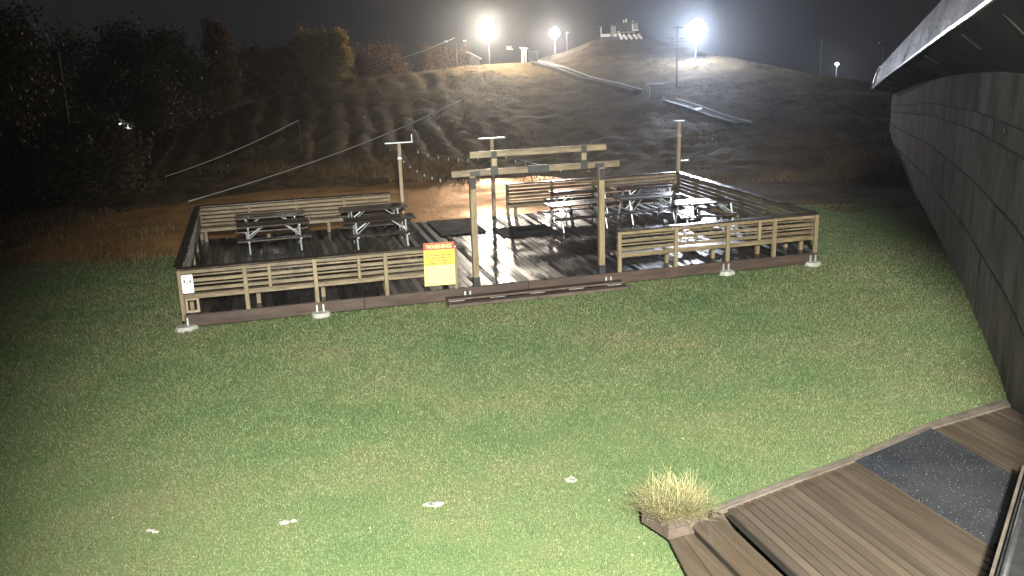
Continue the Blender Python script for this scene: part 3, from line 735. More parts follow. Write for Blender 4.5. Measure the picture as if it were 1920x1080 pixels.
# curb: two long boards along the outer edge
ed = (A3-A0).normalized()
pts_o = [un(x, y, ZT+.02) for x, y in ((1334, 948), (1470, 897), (1600, 851), (1740, 790), (1886, 744))]
pts_i = [un(x, y, ZT+.02) for x, y in ((1354, 957), (1480, 909), (1604, 864), (1748, 803), (1896, 760))]
pts_m = [a.lerp(b, .5) for a, b in zip(pts_o, pts_i)]
for side in (0, 1):
    A_, B_ = (pts_o, pts_m) if side == 0 else (pts_m, pts_i)
    for k in range(4):
        sh = Vector((0, 0, -.012 if side == 0 else 0)); gp = (B_[k]-A_[k]).normalized()*.006
        q = [A_[k]+gp, B_[k]-gp, B_[k+1]-gp, A_[k+1]+gp]
        MB().hexa([p-ldo+sh-Vector((0, 0, .06)) for p in q], [p-ldo+sh for p in q]).build('curb_board', MT['curb'], ld, bevel=.006)
for k in range(4):
    q = [pts_o[k], pts_o[k+1]]; n_ = (pts_m[k]-pts_o[k]).normalized()*.04
    MB().hexa([Vector((p.x, p.y, -.05))-ldo for p in (q[0]+n_*.3, q[1]+n_*.3, q[1]+n_, q[0]+n_)], [Vector((p.x, p.y, ZT-.06))-ldo for p in (q[0]+n_*.3, q[1]+n_*.3, q[1]+n_, q[0]+n_)]).build('edge_skirt', MT['plant'], ld)
# steps going down to the left
def tread(px0, px1, px2, px3, z, name='step_board', n=2):
    a, b, c, d = (un(*p, z) for p in (px0, px1, px2, px3))   # a->b far edge, d->c near edge
    for k in range(n):
        f0, f1 = k/n+.012, (k+1)/n-.012
        q = [a.lerp(b, f0), a.lerp(b, f1), d.lerp(c, f1), d.lerp(c, f0)]
        MB().hexa([p-ldo-Vector((0, 0, .04)) for p in q], [p-ldo for p in q]).build(name, MT['ldeck'], ld, bevel=.004)
def riser(p0, p1, z0, z1):
    a, b = un(*p0, z1), un(*p1, z1); d = (b-a).normalized(); n_ = Vector((-d.y, d.x, 0))
    if n_.x < 0: n_ = -n_
    q = [a+n_*.03, b+n_*.03, b+n_*.06, a+n_*.06]
    MB().hexa([Vector((p.x, p.y, z0))-ldo for p in q], [Vector((p.x, p.y, z1-.042))-ldo for p in q]).build('riser', MT['soff'], ld)  # near-black colour paints the shade on the left-facing risers
riser((1356, 949), (1640, 1215), Z1, ZT); riser((1299, 986), (1500, 1190), Z2, Z1); riser((1250, 1003), (1345, 1190), -.05, Z2)
tread((1299, 986), (1345, 962), (1640, 1240), (1500, 1190), Z1); tread((1250, 1003), (1302, 996), (1500, 1205), (1345, 1190), Z2)
# rubber mat
q = [un(*p, ZT+.004) for p in ((1602, 865), (1746, 804), (2010, 955), (1859, 1026))]
mo = un(1700, 900, ZT)
mm = MB().hexa([p-mo for p in q], [p-mo+Vector((0, 0, .014)) for p in q])
mcar = mat('speckled_mat', [(.004, .005, .006), (.008, .009, .012), (.014, .016, .02)], (.55, .8), 1.2, bump=.3, bscale=60)
N_ = mcar.node_tree.nodes; L_ = mcar.node_tree.links
vo = N_.new('ShaderNodeTexVoronoi'); vo.inputs['Scale'].default_value = 27; tcx = N_.new('ShaderNodeTexCoord'); L_.new(tcx.outputs['Object'], vo.inputs['Vector'])
rp = N_.new('ShaderNodeValToRGB'); rp.color_ramp.elements[0].position = .10; rp.color_ramp.elements[0].color = (1, 1, 1, 1); rp.color_ramp.elements[1].position = .2; rp.color_ramp.elements[1].color = (0, 0, 0, 1)
L_.new(vo.outputs['Distance'], rp.inputs[0]); mxn = N_.new('ShaderNodeMix'); mxn.data_type = 'RGBA'
pb = N_['Principled BSDF']; src = pb.inputs['Base Color'].links[0].from_socket
gt = N_.new('ShaderNodeMath'); gt.operation = 'MULTIPLY'; sp = N_.new('ShaderNodeSeparateColor'); L_.new(vo.outputs['Color'], sp.inputs[0])
L_.new(rp.outputs[0], gt.inputs[0]); L_.new(sp.outputs[0], gt.inputs[1])
L_.new(gt.outputs[0], mxn.inputs[0]); L_.new(src, mxn.inputs[6]); mxn.inputs[7].default_value = (.24, .25, .27, 1); L_.new(mxn.outputs[2], pb.inputs['Base Color'])
o = mm.build('door_mat', mcar, None, bevel=.006); o.location = mo
tag(o, 'large black speckled rubber mat lying on the lodge deck', 'mat')
# planter
pl = empty('planter_box', tuple(un(1262, 990, Z2)), 0, 'weathered wooden planter box standing at the head of the steps', 'planter')
po = un(1262, 990, Z2)
ZP = Z2+.25
c_ = [un(x, y, ZP) for x, y in ((1203, 944), (1254, 976), (1328, 958))]; c_.append(c_[0]+c_[2]-c_[1])
cen = sum(c_, Vector())/4
for k in range(4):
    a, b = c_[k], c_[(k+1) % 4]; d = (b-a).normalized(); ins = (cen-(a+b)/2); ins = (ins-d*ins.dot(d)).normalized()
    for h0, h1 in ((.0, .122), (.127, .25)):
        q = [a, b, b+ins*.03, a+ins*.03]
        MB().hexa([Vector((p.x, p.y, Z2+h0+.002))-po for p in q], [Vector((p.x, p.y, Z2+h1))-po for p in q]).build('side_board', MT['plant'], pl, bevel=.004)
MB().prism([tuple((p+(cen-p)*.08-po).to_2d()) for p in c_], .02, .20).build('soil', MT['dirt'], pl)
g = np.random.default_rng(11); n = 1700
uu, vv = g.uniform(.08, .92, n), g.uniform(.08, .92, n)
base = np.array([tuple(c_[1]+(c_[0]-c_[1])*a+(c_[2]-c_[1])*b) for a, b in zip(uu, vv)]); base[:, 2] = Z2+.17
V = []; T = []; A = []
cxy = np.array(cen)[:2]
for i in range(n):
    out_ = base[i, :2]-cxy; r = np.linalg.norm(out_)+1e-6; az = math.atan2(out_[1], out_[0])+g.normal(0, 1.6)
    h = g.uniform(.14, .42)*(1+.5*(g.uniform() < .2))*(1-.3*min(1, r/.5)); ln = g.uniform(.12, .62)*(.4+r*1.1)+.05
    w = g.uniform(.006, .012); sd = np.array([-math.sin(az), math.cos(az), 0]); dr = np.array([math.cos(az), math.sin(az), 0])
    b0 = len(V)
    kink = g.normal(0, .05, 2); drp = g.uniform(.1, .9)
    for t in (0, .35, .7, 1):
        c = base[i]+np.array([kink[0]*math.sin(3*t), kink[1]*math.sin(3*t), h*(t-.45*drp*t**3)])+dr*ln*(t**1.6)
        ww = w*(1-.7*t); V += [c-sd*ww/2, c+sd*ww/2]
    for k in range(3): T += [(b0+2*k, b0+2*k+1, b0+2*k+3), (b0+2*k, b0+2*k+3, b0+2*k+2)]
    A += [np.clip(.75-.5*(r > .42)+g.normal(0, .25), 0, 1)]*8
tag(link(bpy.data.objects.new('ornamental_grass', raw_mesh('ornamental_grass', np.array(V), np.array(T), MT['straw'], A))), 'straw coloured ornamental grass spilling out of the wooden planter', 'plant')

# ------------------------------------------------------------------ pale stones set in the lawn, fallen leaves
def flat_stone(px, py, w, lab, seed):
    p = un(px, py, 0); g = random.Random(seed); mb = MB()
    for k in range(g.choice((3, 4, 4))):
        cx, cy = g.uniform(-w*.35, w*.35), g.uniform(-w*.2, w*.2); n = 9; r = w*g.uniform(.16, .30); b0 = len(mb.v)
        pr = [(cx+r*g.uniform(.45, 1.25)*math.cos(2*math.pi*i/n), cy+r*.7*g.uniform(.45, 1.25)*math.sin(2*math.pi*i/n)) for i in range(n)]
        for z, s in ((-.02, 1), (.010, 1), (.017, .8)):
            for q in pr: mb.v.append((cx+(q[0]-cx)*s, cy+(q[1]-cy)*s, z+k*.004+g.uniform(-.005, .005)))
        for j in range(2):
            for i in range(n): mb.f.append((b0+j*n+i, b0+j*n+(i+1) % n, b0+(j+1)*n+(i+1) % n, b0+(j+1)*n+i))
        mb.f.append(tuple(b0+2*n+i for i in range(n)))
    o = mb.build('flat_stone', MT['stone'], None); o.location = p; tag(o, lab, 'stone', 'pale stones across the lawn')
flat_stone(285, 997, .18, 'smallest pale flat stone in the lawn, leftmost of the row', 1)
flat_stone(540, 980, .24, 'pale flat stone in the lawn, second from the left', 2)
flat_stone(812, 945, .30, 'broad white flat stone in the lawn, third from the left', 3)
flat_stone(1072, 901, .26, 'pale flat stone in the lawn nearest the planter', 4)
g = np.random.default_rng(31); n = 70
lx = g.uniform(150, 1650, n); ly = 560+520*g.uniform(0, 1, n)**.8
P = np.array([tuple(un(x, y, 0)) for x, y in zip(lx, ly)]); P = P[lawn_ok(P)]
V = []; T = []; A = []
for p in P:
    s = g.uniform(.012, .026); a = g.uniform(0, 6.28); dr = np.array([math.cos(a), math.sin(a), g.uniform(-.3, .3)]); sd = np.array([-math.sin(a), math.cos(a), g.uniform(-.3, .3)]); b0 = len(V)
    c = p+[0, 0, .04]
    V += [c-dr*s, c+sd*s*.6, c+dr*s, c-sd*s*.6]; T.append((b0, b0+1, b0+2, b0+3)); A += [g.uniform()]*4
tag(link(bpy.data.objects.new('fallen_leaves', raw_mesh('fallen_leaves', np.array(V), np.array(T), MT['litter'], A))), 'scattered fallen leaves lying on the lawn', 'leaves', kind='stuff')

# ------------------------------------------------------------------ trees
def tree(name, label, base, H, cr, leafmat, seed, nclump=80, nleaf=110, ls=.10, low=.18, group='trees at the left of the hill', squash=1.0):
    g = np.random.default_rng(seed); e = empty(name, tuple(base), g.uniform(0, 6), label, 'tree', group)
    mb = MB(); tp = [Vector((0, 0, -.2))]; x = y = 0
    for k in range(1, 7):
        x += g.normal(0, .03*H/5); y += g.normal(0, .03*H/5); tp.append(Vector((x, y, H*.82*k/6)))
    r0 = .022*H+.03
    mb.tube(tp, [r0*(1-.13*k) for k in range(7)], 7)
    ends = []
    for b in range(16):
        t = g.uniform(low, .95); i = min(5, int(t*6)); s = tp[i].lerp(tp[i+1], t*6-i)
        az = b*2.4+g.normal(0, .3); L = cr*g.uniform(.6, 1.0)*math.sin(math.pi*min(.95, .25+.7*(t-low)/(1-low)))**.6
        m1 = s+Vector((math.cos(az)*L*.5, math.sin(az)*L*.5, L*.35)); m2 = s+Vector((math.cos(az)*L, math.sin(az)*L, L*.75))
        mb.tube([s, m1, m2], [r0*.38, r0*.22, r0*.06], 5); ends += [m1, m2, m1.lerp(m2, .5)]
    mb.build('trunk', MT['bark'], e)
    ends += [tp[5], tp[6], tp[6]+Vector((0, 0, H*.1))]
    C = []
    for k in range(nclump):
        if g.uniform() < .45: q = np.array(ends[int(g.integers(0, len(ends)))])
        else:
            t = g.uniform(low, 1.0)**.85; i = min(5, int(t*6)); q = np.array(tp[i].lerp(tp[i+1], min(1, t*6-i))); q[2] = t*H*.95
            rr = cr*(.25+.75*math.sin(math.pi*min(1, (t-low)/(1.03-low))**.75))*g.uniform(.2, 1)**.5; aa = g.uniform(0, 6.28); q[:2] += [rr*math.cos(aa), rr*math.sin(aa)]
        C.append(q+g.normal(0, .10*cr, 3)*[1, 1, 1.1*squash])
    C = np.array(C); C = np.repeat(C, nleaf, 0); n = len(C)
    P = C+g.normal(0, .15*cr, (n, 3))*np.array([1, 1, 1.25]); P = P[(P[:, 2] > H*low*.4)]; n = len(P)
    a = g.normal(0, 1, (n, 3)); a /= np.linalg.norm(a, axis=1)[:, None]; b = np.cross(a, g.normal(0, 1, (n, 3))); b /= np.linalg.norm(b, axis=1)[:, None]
    s = (ls*g.uniform(.6, 1.3, n))[:, None]
    V = np.stack([P-a*s, P+b*s*.55, P+a*s, P-b*s*.55], 1).reshape(-1, 3)
    Fq = (np.arange(n)*4)[:, None]+[0, 1, 2, 3]
    link(bpy.data.objects.new('crown', raw_mesh('crown', V, Fq, MT[leafmat], np.repeat(g.uniform(0, 1, n), 4))), e)
    return e
def tree_px(label, px, base_y, top_y, wpx, leafmat, seed, d=None, **k):
    if d is None: b = hit(px, base_y, 41)
    else:
        b = at(px, base_y, sc(d)); b.z = min(b.z, ground(b.x, b.y))
    dist = math.hypot(b.x, b.y); Ht = at(px, top_y, dist).z-b.z
    return tree(k.pop('name', 'tree'), label, b, Ht, wpx*dist/F/2*1.05, leafmat, seed, **k)
tree_px('tall dark leafy tree at the very left edge of the picture', 40, 440, 15, 200, 'leafd', 41, 40, nclump=149, ls=.095)
tree_px('dark rounded tree in front of the left tree line', 205, 405, 235, 150, 'leafd', 42, 42, nclump=103, nleaf=80, low=.08, ls=.11)
tree_px('dark bushy tree between the left edge and the unlit lamp post', 105, 430, 130, 160, 'leafd', 43, 43, nclump=126, low=.1)
tree_px('tall dark tree behind the rounded dark tree', 275, 330, 50, 150, 'leafd', 44, 60, nclump=126, ls=.095)
tree_px('dark tree with thin rusty leaves left of the tall orange tree', 345, 300, 62, 130, 'leafd', 45, 62, nclump=114, ls=.095)
tree_px('tall slender tree with rusty orange leaves', 425, 232, 38, 66, 'leafo', 46, 64, nclump=114, nleaf=80, ls=.095, low=.1, squash=1.6)
tree_px('dim brown tree just right of the tall orange tree', 487, 205, 95, 80, 'leafo', 47, 72, nclump=80, ls=.095)
tree_px('dim tree with bare brown twigs left of the lit yellow trees', 535, 185, 95, 70, 'leafo', 48, 74, nclump=63, ls=.095)
tree_px('lit yellow tree on the hill edge, leftmost of the bright group', 575, 165, 58, 62, 'leafy', 49, 76, nclump=103, ls=.095, low=.08, squash=1.4)
tree_px('lit yellow tree on the hill edge, middle of the bright group', 607, 158, 62, 54, 'leafy', 50, 75, nclump=103, ls=.095, low=.06, squash=1.4)
tree_px('brightest yellow tree at the right end of the lit group', 637, 155, 60, 46, 'leafy', 51, 74, nclump=103, ls=.095, low=.05, squash=1.4)
tree_px('low rusty shrub behind the crest under the lift cable', 705, 150, 105, 100, 'leafo', 52, 84, nclump=69, ls=.095, low=.05, name='shrub')
tree_px('low brown shrub left of the lift tower', 822, 134, 96, 64, 'leafo', 53, 88, nclump=51, ls=.095, low=.05, name='shrub')
tree_px('thin twiggy shrub between the lift tower and the small shed', 870, 130, 85, 26, 'leafo', 54, 88, nclump=25, ls=.12, low=.05, name='shrub')
tree_px('dark tree behind the left edge, seen above the others', -20, 380, -10, 190, 'leafd', 55, 52, nclump=126, ls=.095)
tree_px('dark tree filling the gap behind the unlit lamp post', 165, 330, 60, 150, 'leafd', 56, 66, nclump=92, ls=.095)

# ------------------------------------------------------------------ posts, lamps on the hill
def lit_lamp(name, label, px, py, d, base_y, power, col, size, heads, light_r=.35, group='floodlights burning on the hill', beam=None):
    d = sc(d); top = at(px, py, d); bz = ground(top.x, top.y)
    e = empty(name, (top.x, top.y, bz), math.atan2(-top.x, top.y), label, 'floodlight', group); hgt = top.z-bz
    MB().tube([(0, .12, -.3), (0, .12, hgt*.5), (0, .12, hgt+size*.3)], [.06, .05, .045], 10).build('pole', MT['dark'], e)
    MB().box((0, .06, hgt), (size*1.1, .06, .07)).build('cross_arm', MT['galv'], e)
    em = emit('lamp_glow', tuple(.7+.3*c for c in col), 60)
    r = size*.40
    for k, (hx, hz_) in enumerate(heads):
        c = Vector((hx*size, -.05, hgt+hz_*size))
        h = MB().tube([c+Vector((0, .22, .0)), c+Vector((0, .10, 0)), c+Vector((0, -.02, 0))], [r*.35, r*.75, r], 16).build('lamp_head', MT['dark'], e, smooth=True)
        MB().tube([c+Vector((0, -.021, 0)), c+Vector((0, -.06, 0)), c+Vector((0, -.085, 0))], [r*.97, r*.8, r*.3], 28).build('lens', em, h, smooth=True)
    ld_ = bpy.data.lights.new(name+'_light', 'POINT'); ld_.energy = power; ld_.color = col; ld_.shadow_soft_size = light_r
    lo_ = bpy.data.objects.new('light', ld_); COL.objects.link(lo_); lo_.parent = e; lo_.location = (0, -.55, hgt)
    if beam:
        b_ = bpy.data.lights.new(name+'_beam', 'SPOT'); b_.energy = beam[0]; b_.color = tuple(.4+.6*c for c in col); b_.shadow_soft_size = light_r; b_.spot_size = R(beam[1]); b_.spot_blend = 1.0
        bo = bpy.data.objects.new('light', b_); COL.objects.link(bo); bo.parent = e; bo.location = (0, -.6, hgt)
        dd_ = e.rotation_euler.to_matrix().inverted() @ (beam[2]-Vector((top.x, top.y, top.z))); bo.rotation_euler = dd_.to_track_quat('-Z', 'Y').to_euler()
    return e
H4 = [(-.13, .02), (.13, .03), (-.02, -.12), (.03, .15)]
lit_lamp('floodlight_pole', 'burning white floodlight on a slim pole next to the small shed', 916, 50, 82, 122, 6000, (1, .84, .62), .8, H4, beam=(9000, 40, dpt(5.4, 9.5, .3)))
lit_lamp('floodlight_pole', 'burning floodlight low over the shoulder of the hill, between shed and summit', 1040, 63, 97, 100, 3200, (1, .84, .68), .75, H4, beam=(6000, 30, dpt(8, 6, 1)))
lit_lamp('floodlight_pole', 'largest and brightest blue-white floodlight on the crest right of the summit', 1305, 55, 77, 92, 3900, (.66, .77, 1), 1.2, H4, beam=(13000, 34, dpt(7.5, 0, 1)))
lit_lamp('floodlight_pole', 'small distant lit floodlight on the right skyline', 1569, 120, 95, 146, 250, (.9, .95, 1), .28, [(0, 0)], .15)

def simple_pole(name, label, px, base_y, top_y, d, r, arms=(), cat='pole', m='dark', heads=()):
    d = sc(d); b = at(px, base_y, d); b.z = min(b.z, ground(b.x, b.y)) if d > 42 else 0
    t = at(px, top_y, d); h = t.z-b.z
    e = empty(name, tuple(b), math.atan2(-b.x, b.y), label, cat)
    MB().tube([(0, 0, -.3), (0, 0, h*.5), (0, 0, h)], [r, r*.85, r*.7], 8).build('shaft', MT[m], e)
    for z, w in arms: MB().box((0, -.08, h-z), (w, .07, .07)).build('cross_arm', MT[m], e)
    for x, z in heads: MB().bar((x*.4, -.08, h-z), (x, -.2, h-z+.06), .16, .10).build('lamp_head', MT[m], e)
    return e
simple_pole('utility_pole', 'tall dark utility pole with two cross arms left of the brightest floodlight', 1268, 188, 48, 66, .07, [(.12, .55), (.9, .8)], heads=[(-.42, .75), (.42, .75)])
simple_pole('utility_pole', 'thin dark pole alone on the right skyline', 1538, 138, 74, 78, .05, [(.1, .18)])
simple_pole('lamp_post', 'unlit post with two floodlight heads on the skyline above the roof corner', 1653, 160, 82, 74, .05, [(.1, .35)], heads=[(-.3, .0), (.3, .0)], cat='lamp post')
simple_pole('vent_pipe', 'thin pipe rising by the tip of the lodge eave', 1668, 175, 86, 47, .03, cat='pipe')
simple_pole('lamp_post', 'tall unlit dark lamp post in front of the left trees', 157, 420, 92, 40, .06, [(.05, .5)], heads=[(-.3, .05)], cat='lamp post')
simple_pole('lamp_post', 'thin unlit post half hidden behind the left trees', 203, 320, 135, 58, .05, heads=[(.25, .05)], cat='lamp post')
simple_pole('sign_post', 'small pole with a bright cap behind the middle floodlight', 1064, 104, 60, 95, .06, [(.02, .3)])
# lift tower, cables and a chair
tw = simple_pole('lift_tower', 'dark lift tower with a tee head left of the small shed', 856, 127, 78, 81, .09, [(.05, 1.5)], cat='lift tower')
for x in (-.62, .62):
    q_ = at(856, 127, sc(81)); hh_ = at(856, 78, sc(81)).z-min(q_.z, ground(q_.x, q_.y))
    MB().box((x, -.1, hh_+.03), (.22, .5, .12)).build('sheave_block', MT['galv'], tw)
def rope(label, a, b, r, sag=.3, lab_cat='cable', stakes=()):
    pts = [a.lerp(b, i/20)-a+Vector((0, 0, -sag*4*(i/20)*(1-i/20))) for i in range(21)]
    o = MB().tube(pts, r, 6).build('lift_cable', MT['cable'], None, smooth=True); o.location = a
    for q in stakes:
        h = q.z-(ground(q.x, q.y) if math.hypot(q.x, q.y) > DB else 0)
        MB().tube([q-a+Vector((0, 0, .04)), q-a-Vector((0, 0, h+.1))], .022, 6).build('stake', MT['dark'], o)
    return tag(o, label, lab_cat)
rope('thick lift cable sloping up to the lift tower head', at(655, 130, sc(96)), at(852, 71, sc(82)), .035)
rope('long pale cable slanting over the furrowed slope', at(352, 378, 34), at(868, 186, 50), .019, .3, stakes=(at(352, 378, 34), at(868, 186, 50)))
rope('shorter pale cable slanting over the left foot of the hill', at(310, 331, sc(43)), at(560, 225, 44), .02, .15, stakes=(at(310, 331, sc(43)), at(560, 225, 44)))
def chair(px, py, d, lab):
    p = at(px, py, sc(d)); e = empty('lift_chair', tuple(p), .5, lab, 'lift chair')
    MB().tube([(0, 0, .0), (0, .03, .3), (0, 0, .6)], .015, 6).build('hanger', MT['dark'], e)
    one('seat', MT['white'], e, (0, -.1, -.02), (.42, .2, .04)); one('backrest', MT['grey'], e, (0, .05, .12), (.42, .03, .2))
chair(955, 92, 86, 'small pale lift chair hanging between the two left floodlights')

# ------------------------------------------------------------------ huts on the hill
def hut(name, label, px, base_y, d, w, dep, h, rot, wallm, roofm, slope=.0, over=.15, door=True):
    d = sc(d); b = at(px, base_y, d); b.z = ground(b.x, b.y)-.05; k_ = d/82; w *= k_; dep *= k_; h *= k_; slope *= k_; over *= k_
    e = empty(name, tuple(b), math.atan2(-b.x, b.y)+R(rot), label, 'hut')
    hl, hr = h+slope/2, h-slope/2
    MB().hexa([(-w/2, -dep/2, 0), (w/2, -dep/2, 0), (w/2, dep/2, 0), (-w/2, dep/2, 0)], [(-w/2, -dep/2, hl), (w/2, -dep/2, hr), (w/2, dep/2, hr), (-w/2, dep/2, hl)]).build('wall', MT[wallm], e)
    k = slope/w; o = over
    MB().hexa([(-w/2-o, -dep/2-o, hl+k*o+.004), (w/2+o, -dep/2-o, hr-k*o+.004), (w/2+o, dep/2+o, hr-k*o+.004), (-w/2-o, dep/2+o, hl+k*o+.004)],
              [(-w/2-o, -dep/2-o, hl+k*o+.09), (w/2+o, -dep/2-o, hr-k*o+.09), (w/2+o, dep/2+o, hr-k*o+.09), (-w/2-o, dep/2+o, hl+k*o+.09)]).build('roof', MT[roofm], e)
    if door:
        one('door', MT['dark'], e, (w*.12, -dep/2-.02, h*.38), (w*.32, .03, h*.7))
        one('window', MT['glass'], e, (-w*.26, -dep/2-.02, h*.58), (w*.22, .03, h*.25))
    return e
hut('small_shed', 'small grey shed with a bright sloping lean-to roof near the left floodlight', 888, 124, 81, .85, .9, .85, 18, 'grey', 'white', .45, door=False)
hut('lift_booth', 'narrow pale booth at the top of the conveyor', 983, 119, 84, .38, .5, 1.2, -8, 'white', 'grey', .06, .14)
hut('lift_booth', 'low dark operator hut right beside the narrow pale booth', 1000, 120, 85, .75, .6, .75, -8, 'dark', 'dark', .05, .06)
hut('operator_hut', 'dark square hut with a flat overhanging roof in the middle of the slope', 1229, 192, 62, 1.0, .9, 1.15, 5, 'dark', 'dark', 0, .22)
# summit station
tp_ = on_hill(1160, 93, 68); st = empty('summit_station', (tp_.x, tp_.y, tp_.z-.05), math.atan2(-tp_.x, tp_.y), 'lift station with a dark cabin on white slanted props at the summit', 'building')
PXM = sc(93)/F   # metres per photo pixel there
def sx(x): return (x-1160)*PXM
def sz(y): return (70-y)*PXM+.1
def sb(name, x0, y0, x1, y1, m, dy=0, dep=1.0, par=None): return one(name, MT[m], par or st, ((sx(x0)+sx(x1))/2, dy, (sz(y0)+sz(y1))/2), (sx(x1)-sx(x0), dep, sz(y0)-sz(y1)))
cb_ = sb('cabin', 1157, 45, 1184, 57, 'dark', 0, 1.4)
sb('roof', 1154, 42.5, 1187, 45, 'dark', 0, 1.7)
sb('window', 1160, 48, 1166, 53, 'glass', -.71, .03, cb_); sb('window', 1169, 48, 1176, 53, 'glass', -.71, .03, cb_)
sb('gable_panel', 1184, 44, 1194, 55, 'grey', -.1, 1.2); sb('trim_board', 1184, 55, 1195, 57, 'white', -.15, 1.3); sb('trim_board', 1183.4, 40, 1185.5, 55, 'white', -.72, .05)
sb('stair_tower', 1146, 48, 1155, 66, 'grey', 0, .8); sb('flat_roof', 1143, 44.5, 1158, 47.5, 'dark', 0, 1.1)
sb('railing_panel', 1129, 61, 1145, 66, 'white', -.3, .06); sb('corner_post', 1127.8, 49, 1129.4, 66, 'white', -.3, .08); sb('lookout_roof', 1121, 46.5, 1136, 48.5, 'dark', 0, 1.0)
sb('railing_panel', 1151, 61.5, 1157, 66, 'white', -.45, .06)
for x in (1159, 1168, 1177, 1186, 1194):
    a = Vector((sx(x), -.5, sz(57 if x < 1162 else 63))); b = Vector((sx(x+7), -.6, sz(71)))
    MB().bar(a, b, .16, .16).build('prop', MT['white'], st)
sb('platform', 1156, 58, 1190, 60, 'grey', 0, 1.5); sb('foundation', 1126, 66, 1200, 78, 'dark', .2, 1.0)
for x in (1169, 1173.5): MB().tube([(sx(x), 0, sz(42.6)), (sx(x), 0, sz(36 if x > 1170 else 38))], .05, 6).build('antenna', MT['white'], st)

# ------------------------------------------------------------------ conveyor lift down the slope
pa = [hit(x, y) for x, y in ((1003, 121), (1050, 135), (1100, 150), (1150, 165), (1195, 180))]
pb_ = [hit(x, y) for x, y in ((1255, 192), (1300, 206), (1345, 221), (1395, 238))]
def conveyor(pts, label, hgt, w):
    e = empty('conveyor_lift', tuple(pts[0]), 0, label, 'conveyor')
    o = pts[0]
    for a, b in zip(pts[:-1], pts[1:]):
        d = (b-a); d.z = 0; d.normalize(); n = Vector((-d.y, d.x, 0)); up = Vector((0, 0, hgt)); dn = Vector((0, 0, -.25))
        q = lambda s0, s1, z: [a+n*s0+z-o, b+n*s0+z-o, b+n*s1+z-o, a+n*s1+z-o]
        MB().hexa(q(-w/2, w/2, dn), q(-w/2, w/2, up)).build('trough', MT['soff'], e)
        MB().hexa(q(-w/2+.12, w/2-.12, up+Vector((0, 0, .003))), q(-w/2+.12, w/2-.12, up+Vector((0, 0, .02)))).build('belt', MT['soff'], e)
        for s in (-1, 1): MB().bar(a+n*s*(w/2+.02)+up+Vector((0, 0, .04))-o, b+n*s*(w/2+.02)+up+Vector((0, 0, .04))-o, .09, .06).build('side_rail', MT['grey' if s > 0 else 'dark'], e)
conveyor(pa, 'long dark conveyor lift running from the booth down to the dark hut', .24, .55)
conveyor(pb_, 'lower conveyor lift stretch with pale side rails below the dark hut', .12, .8)
# wet plastic sheet glinting
p = hit(1310, 214); o = MB().box((0, 0, .06), (.3, .16, .03)).build('plastic_sheet', MT['lip'], None); o.location = p+Vector((0, 0, .2)); tag(o, 'small wet plastic sheet glinting beside the lower conveyor', 'sheet')
p = hit(616, 153, 41); o = empty('slope_sign', tuple(p), 0, 'tiny bright white board standing below the lit yellow trees', 'sign')
one('board', MT['white'], o, (0, 0, .30), (.42, .03, .16)); one('stake', MT['polew'], o, (0, .03, .12), (.04, .03, .4))

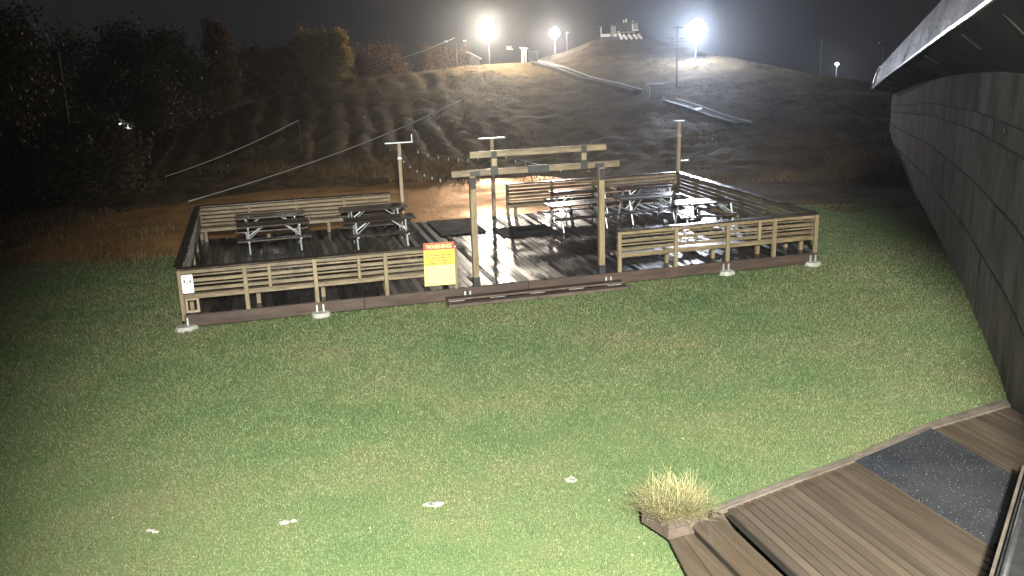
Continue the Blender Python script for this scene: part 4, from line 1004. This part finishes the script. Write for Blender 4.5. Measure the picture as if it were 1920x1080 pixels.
# far pavilions with lamps among the left trees
def pavilion(px, py, d, w, label, lit):
    p = at(px, py, sc(d)); gz = min(p.z-1.0, ground(p.x, p.y)); e = empty('far_pavilion', (p.x, p.y, gz), math.atan2(-p.x, p.y), label, 'hut'); h = p.z-gz
    MB().box((0, 0, h*.5), (w, 1.2, h)).build('wall', MT['grey'], e)
    mb = MB(); mb.v = [(-w*.6, -.8, h), (w*.6, -.8, h), (w*.6, .8, h), (-w*.6, .8, h), (0, -.8, h+w*.35), (0, .8, h+w*.35)]
    mb.f = [(0, 1, 4), (3, 5, 2), (0, 4, 5, 3), (1, 2, 5, 4), (0, 3, 2, 1)]; mb.build('roof', MT['white'], e)
    if lit:
        mb = MB(); s = w*.32; mb.v = [(-s, -.83, h+.0), (s, -.83, h+.0), (0, -.83, h+s*1.3), (-s, -.80, h), (s, -.80, h), (0, -.80, h+s*1.3)]
        mb.f = [(0, 1, 2), (5, 4, 3), (0, 3, 4, 1), (1, 4, 5, 2), (2, 5, 3, 0)]; mb.build('lit_gable', lit, e)
lg = emit('gable_lamp', (.95, .95, .9), 1.4)
pavilion(222, 232, 46, .55, 'tiny far hut with a lit triangular gable among the left trees, the upper one', lg)
pavilion(238, 239, 46, .5, 'tiny far hut with a lit triangular gable among the left trees, the lower one', lg)

# ------------------------------------------------------------------ lodge floodlights (they light the lawn)
def flood(label, loc, aim, power, size, blend, col, r):
    e = empty('wall_floodlight', loc, 0, label, 'floodlight'); d = (Vector(aim)-Vector(loc)).normalized(); q = d.to_track_quat('-Z', 'Y').to_matrix()
    one('housing', MT['black'], e, -d*.06, (.16, .12, .08), q); one('lens', emit('floodlight_lens', col, 30), e, -d*.012, (.14, .10, .012), q)
    MB().bar(-d*.1, -d*.1+Vector((.12, -.12, .1)), .025, .025).build('bracket', MT['galv'], e)
    l = bpy.data.lights.new('flood_beam', 'SPOT'); l.energy = power; l.spot_size = R(size); l.spot_blend = blend; l.color = col; l.shadow_soft_size = r
    o = bpy.data.objects.new('light', l); COL.objects.link(o); o.parent = e; o.location = d*.03+Vector((0, 0, 0)); o.rotation_euler = q.to_euler()
    return e
flood('gable floodlight of the lodge shining over the lawn', (0.8, -3.2, 8.3), (1.8, 12.6, 0), 94000, 67, .9, (1, .985, .88), .5)
flood('entrance lamp of the lodge shining on the plank deck', (4.3, 6.1, 4.0), (2.6, 10.0, 0), 560, 92, .9, (1, .97, .88), .10)

# ------------------------------------------------------------------ night mist
if HAZE > 0:
    hz = MB().box((0, 20, 4), (520, 210, 44)).build('haze', None, None)
    m = bpy.data.materials.new('mist'); m.use_nodes = True; t = m.node_tree; t.nodes.remove(t.nodes['Principled BSDF'])
    v = t.nodes.new('ShaderNodeVolumePrincipled'); v.inputs['Density'].default_value = HAZE; v.inputs['Color'].default_value = (.8, .84, .9, 1); v.inputs['Anisotropy'].default_value = .9
    t.links.new(v.outputs[0], t.nodes['Material Output'].inputs['Volume']); hz.data.materials.append(m); tag(hz, 'thin night mist over the whole site', 'haze', kind='stuff')
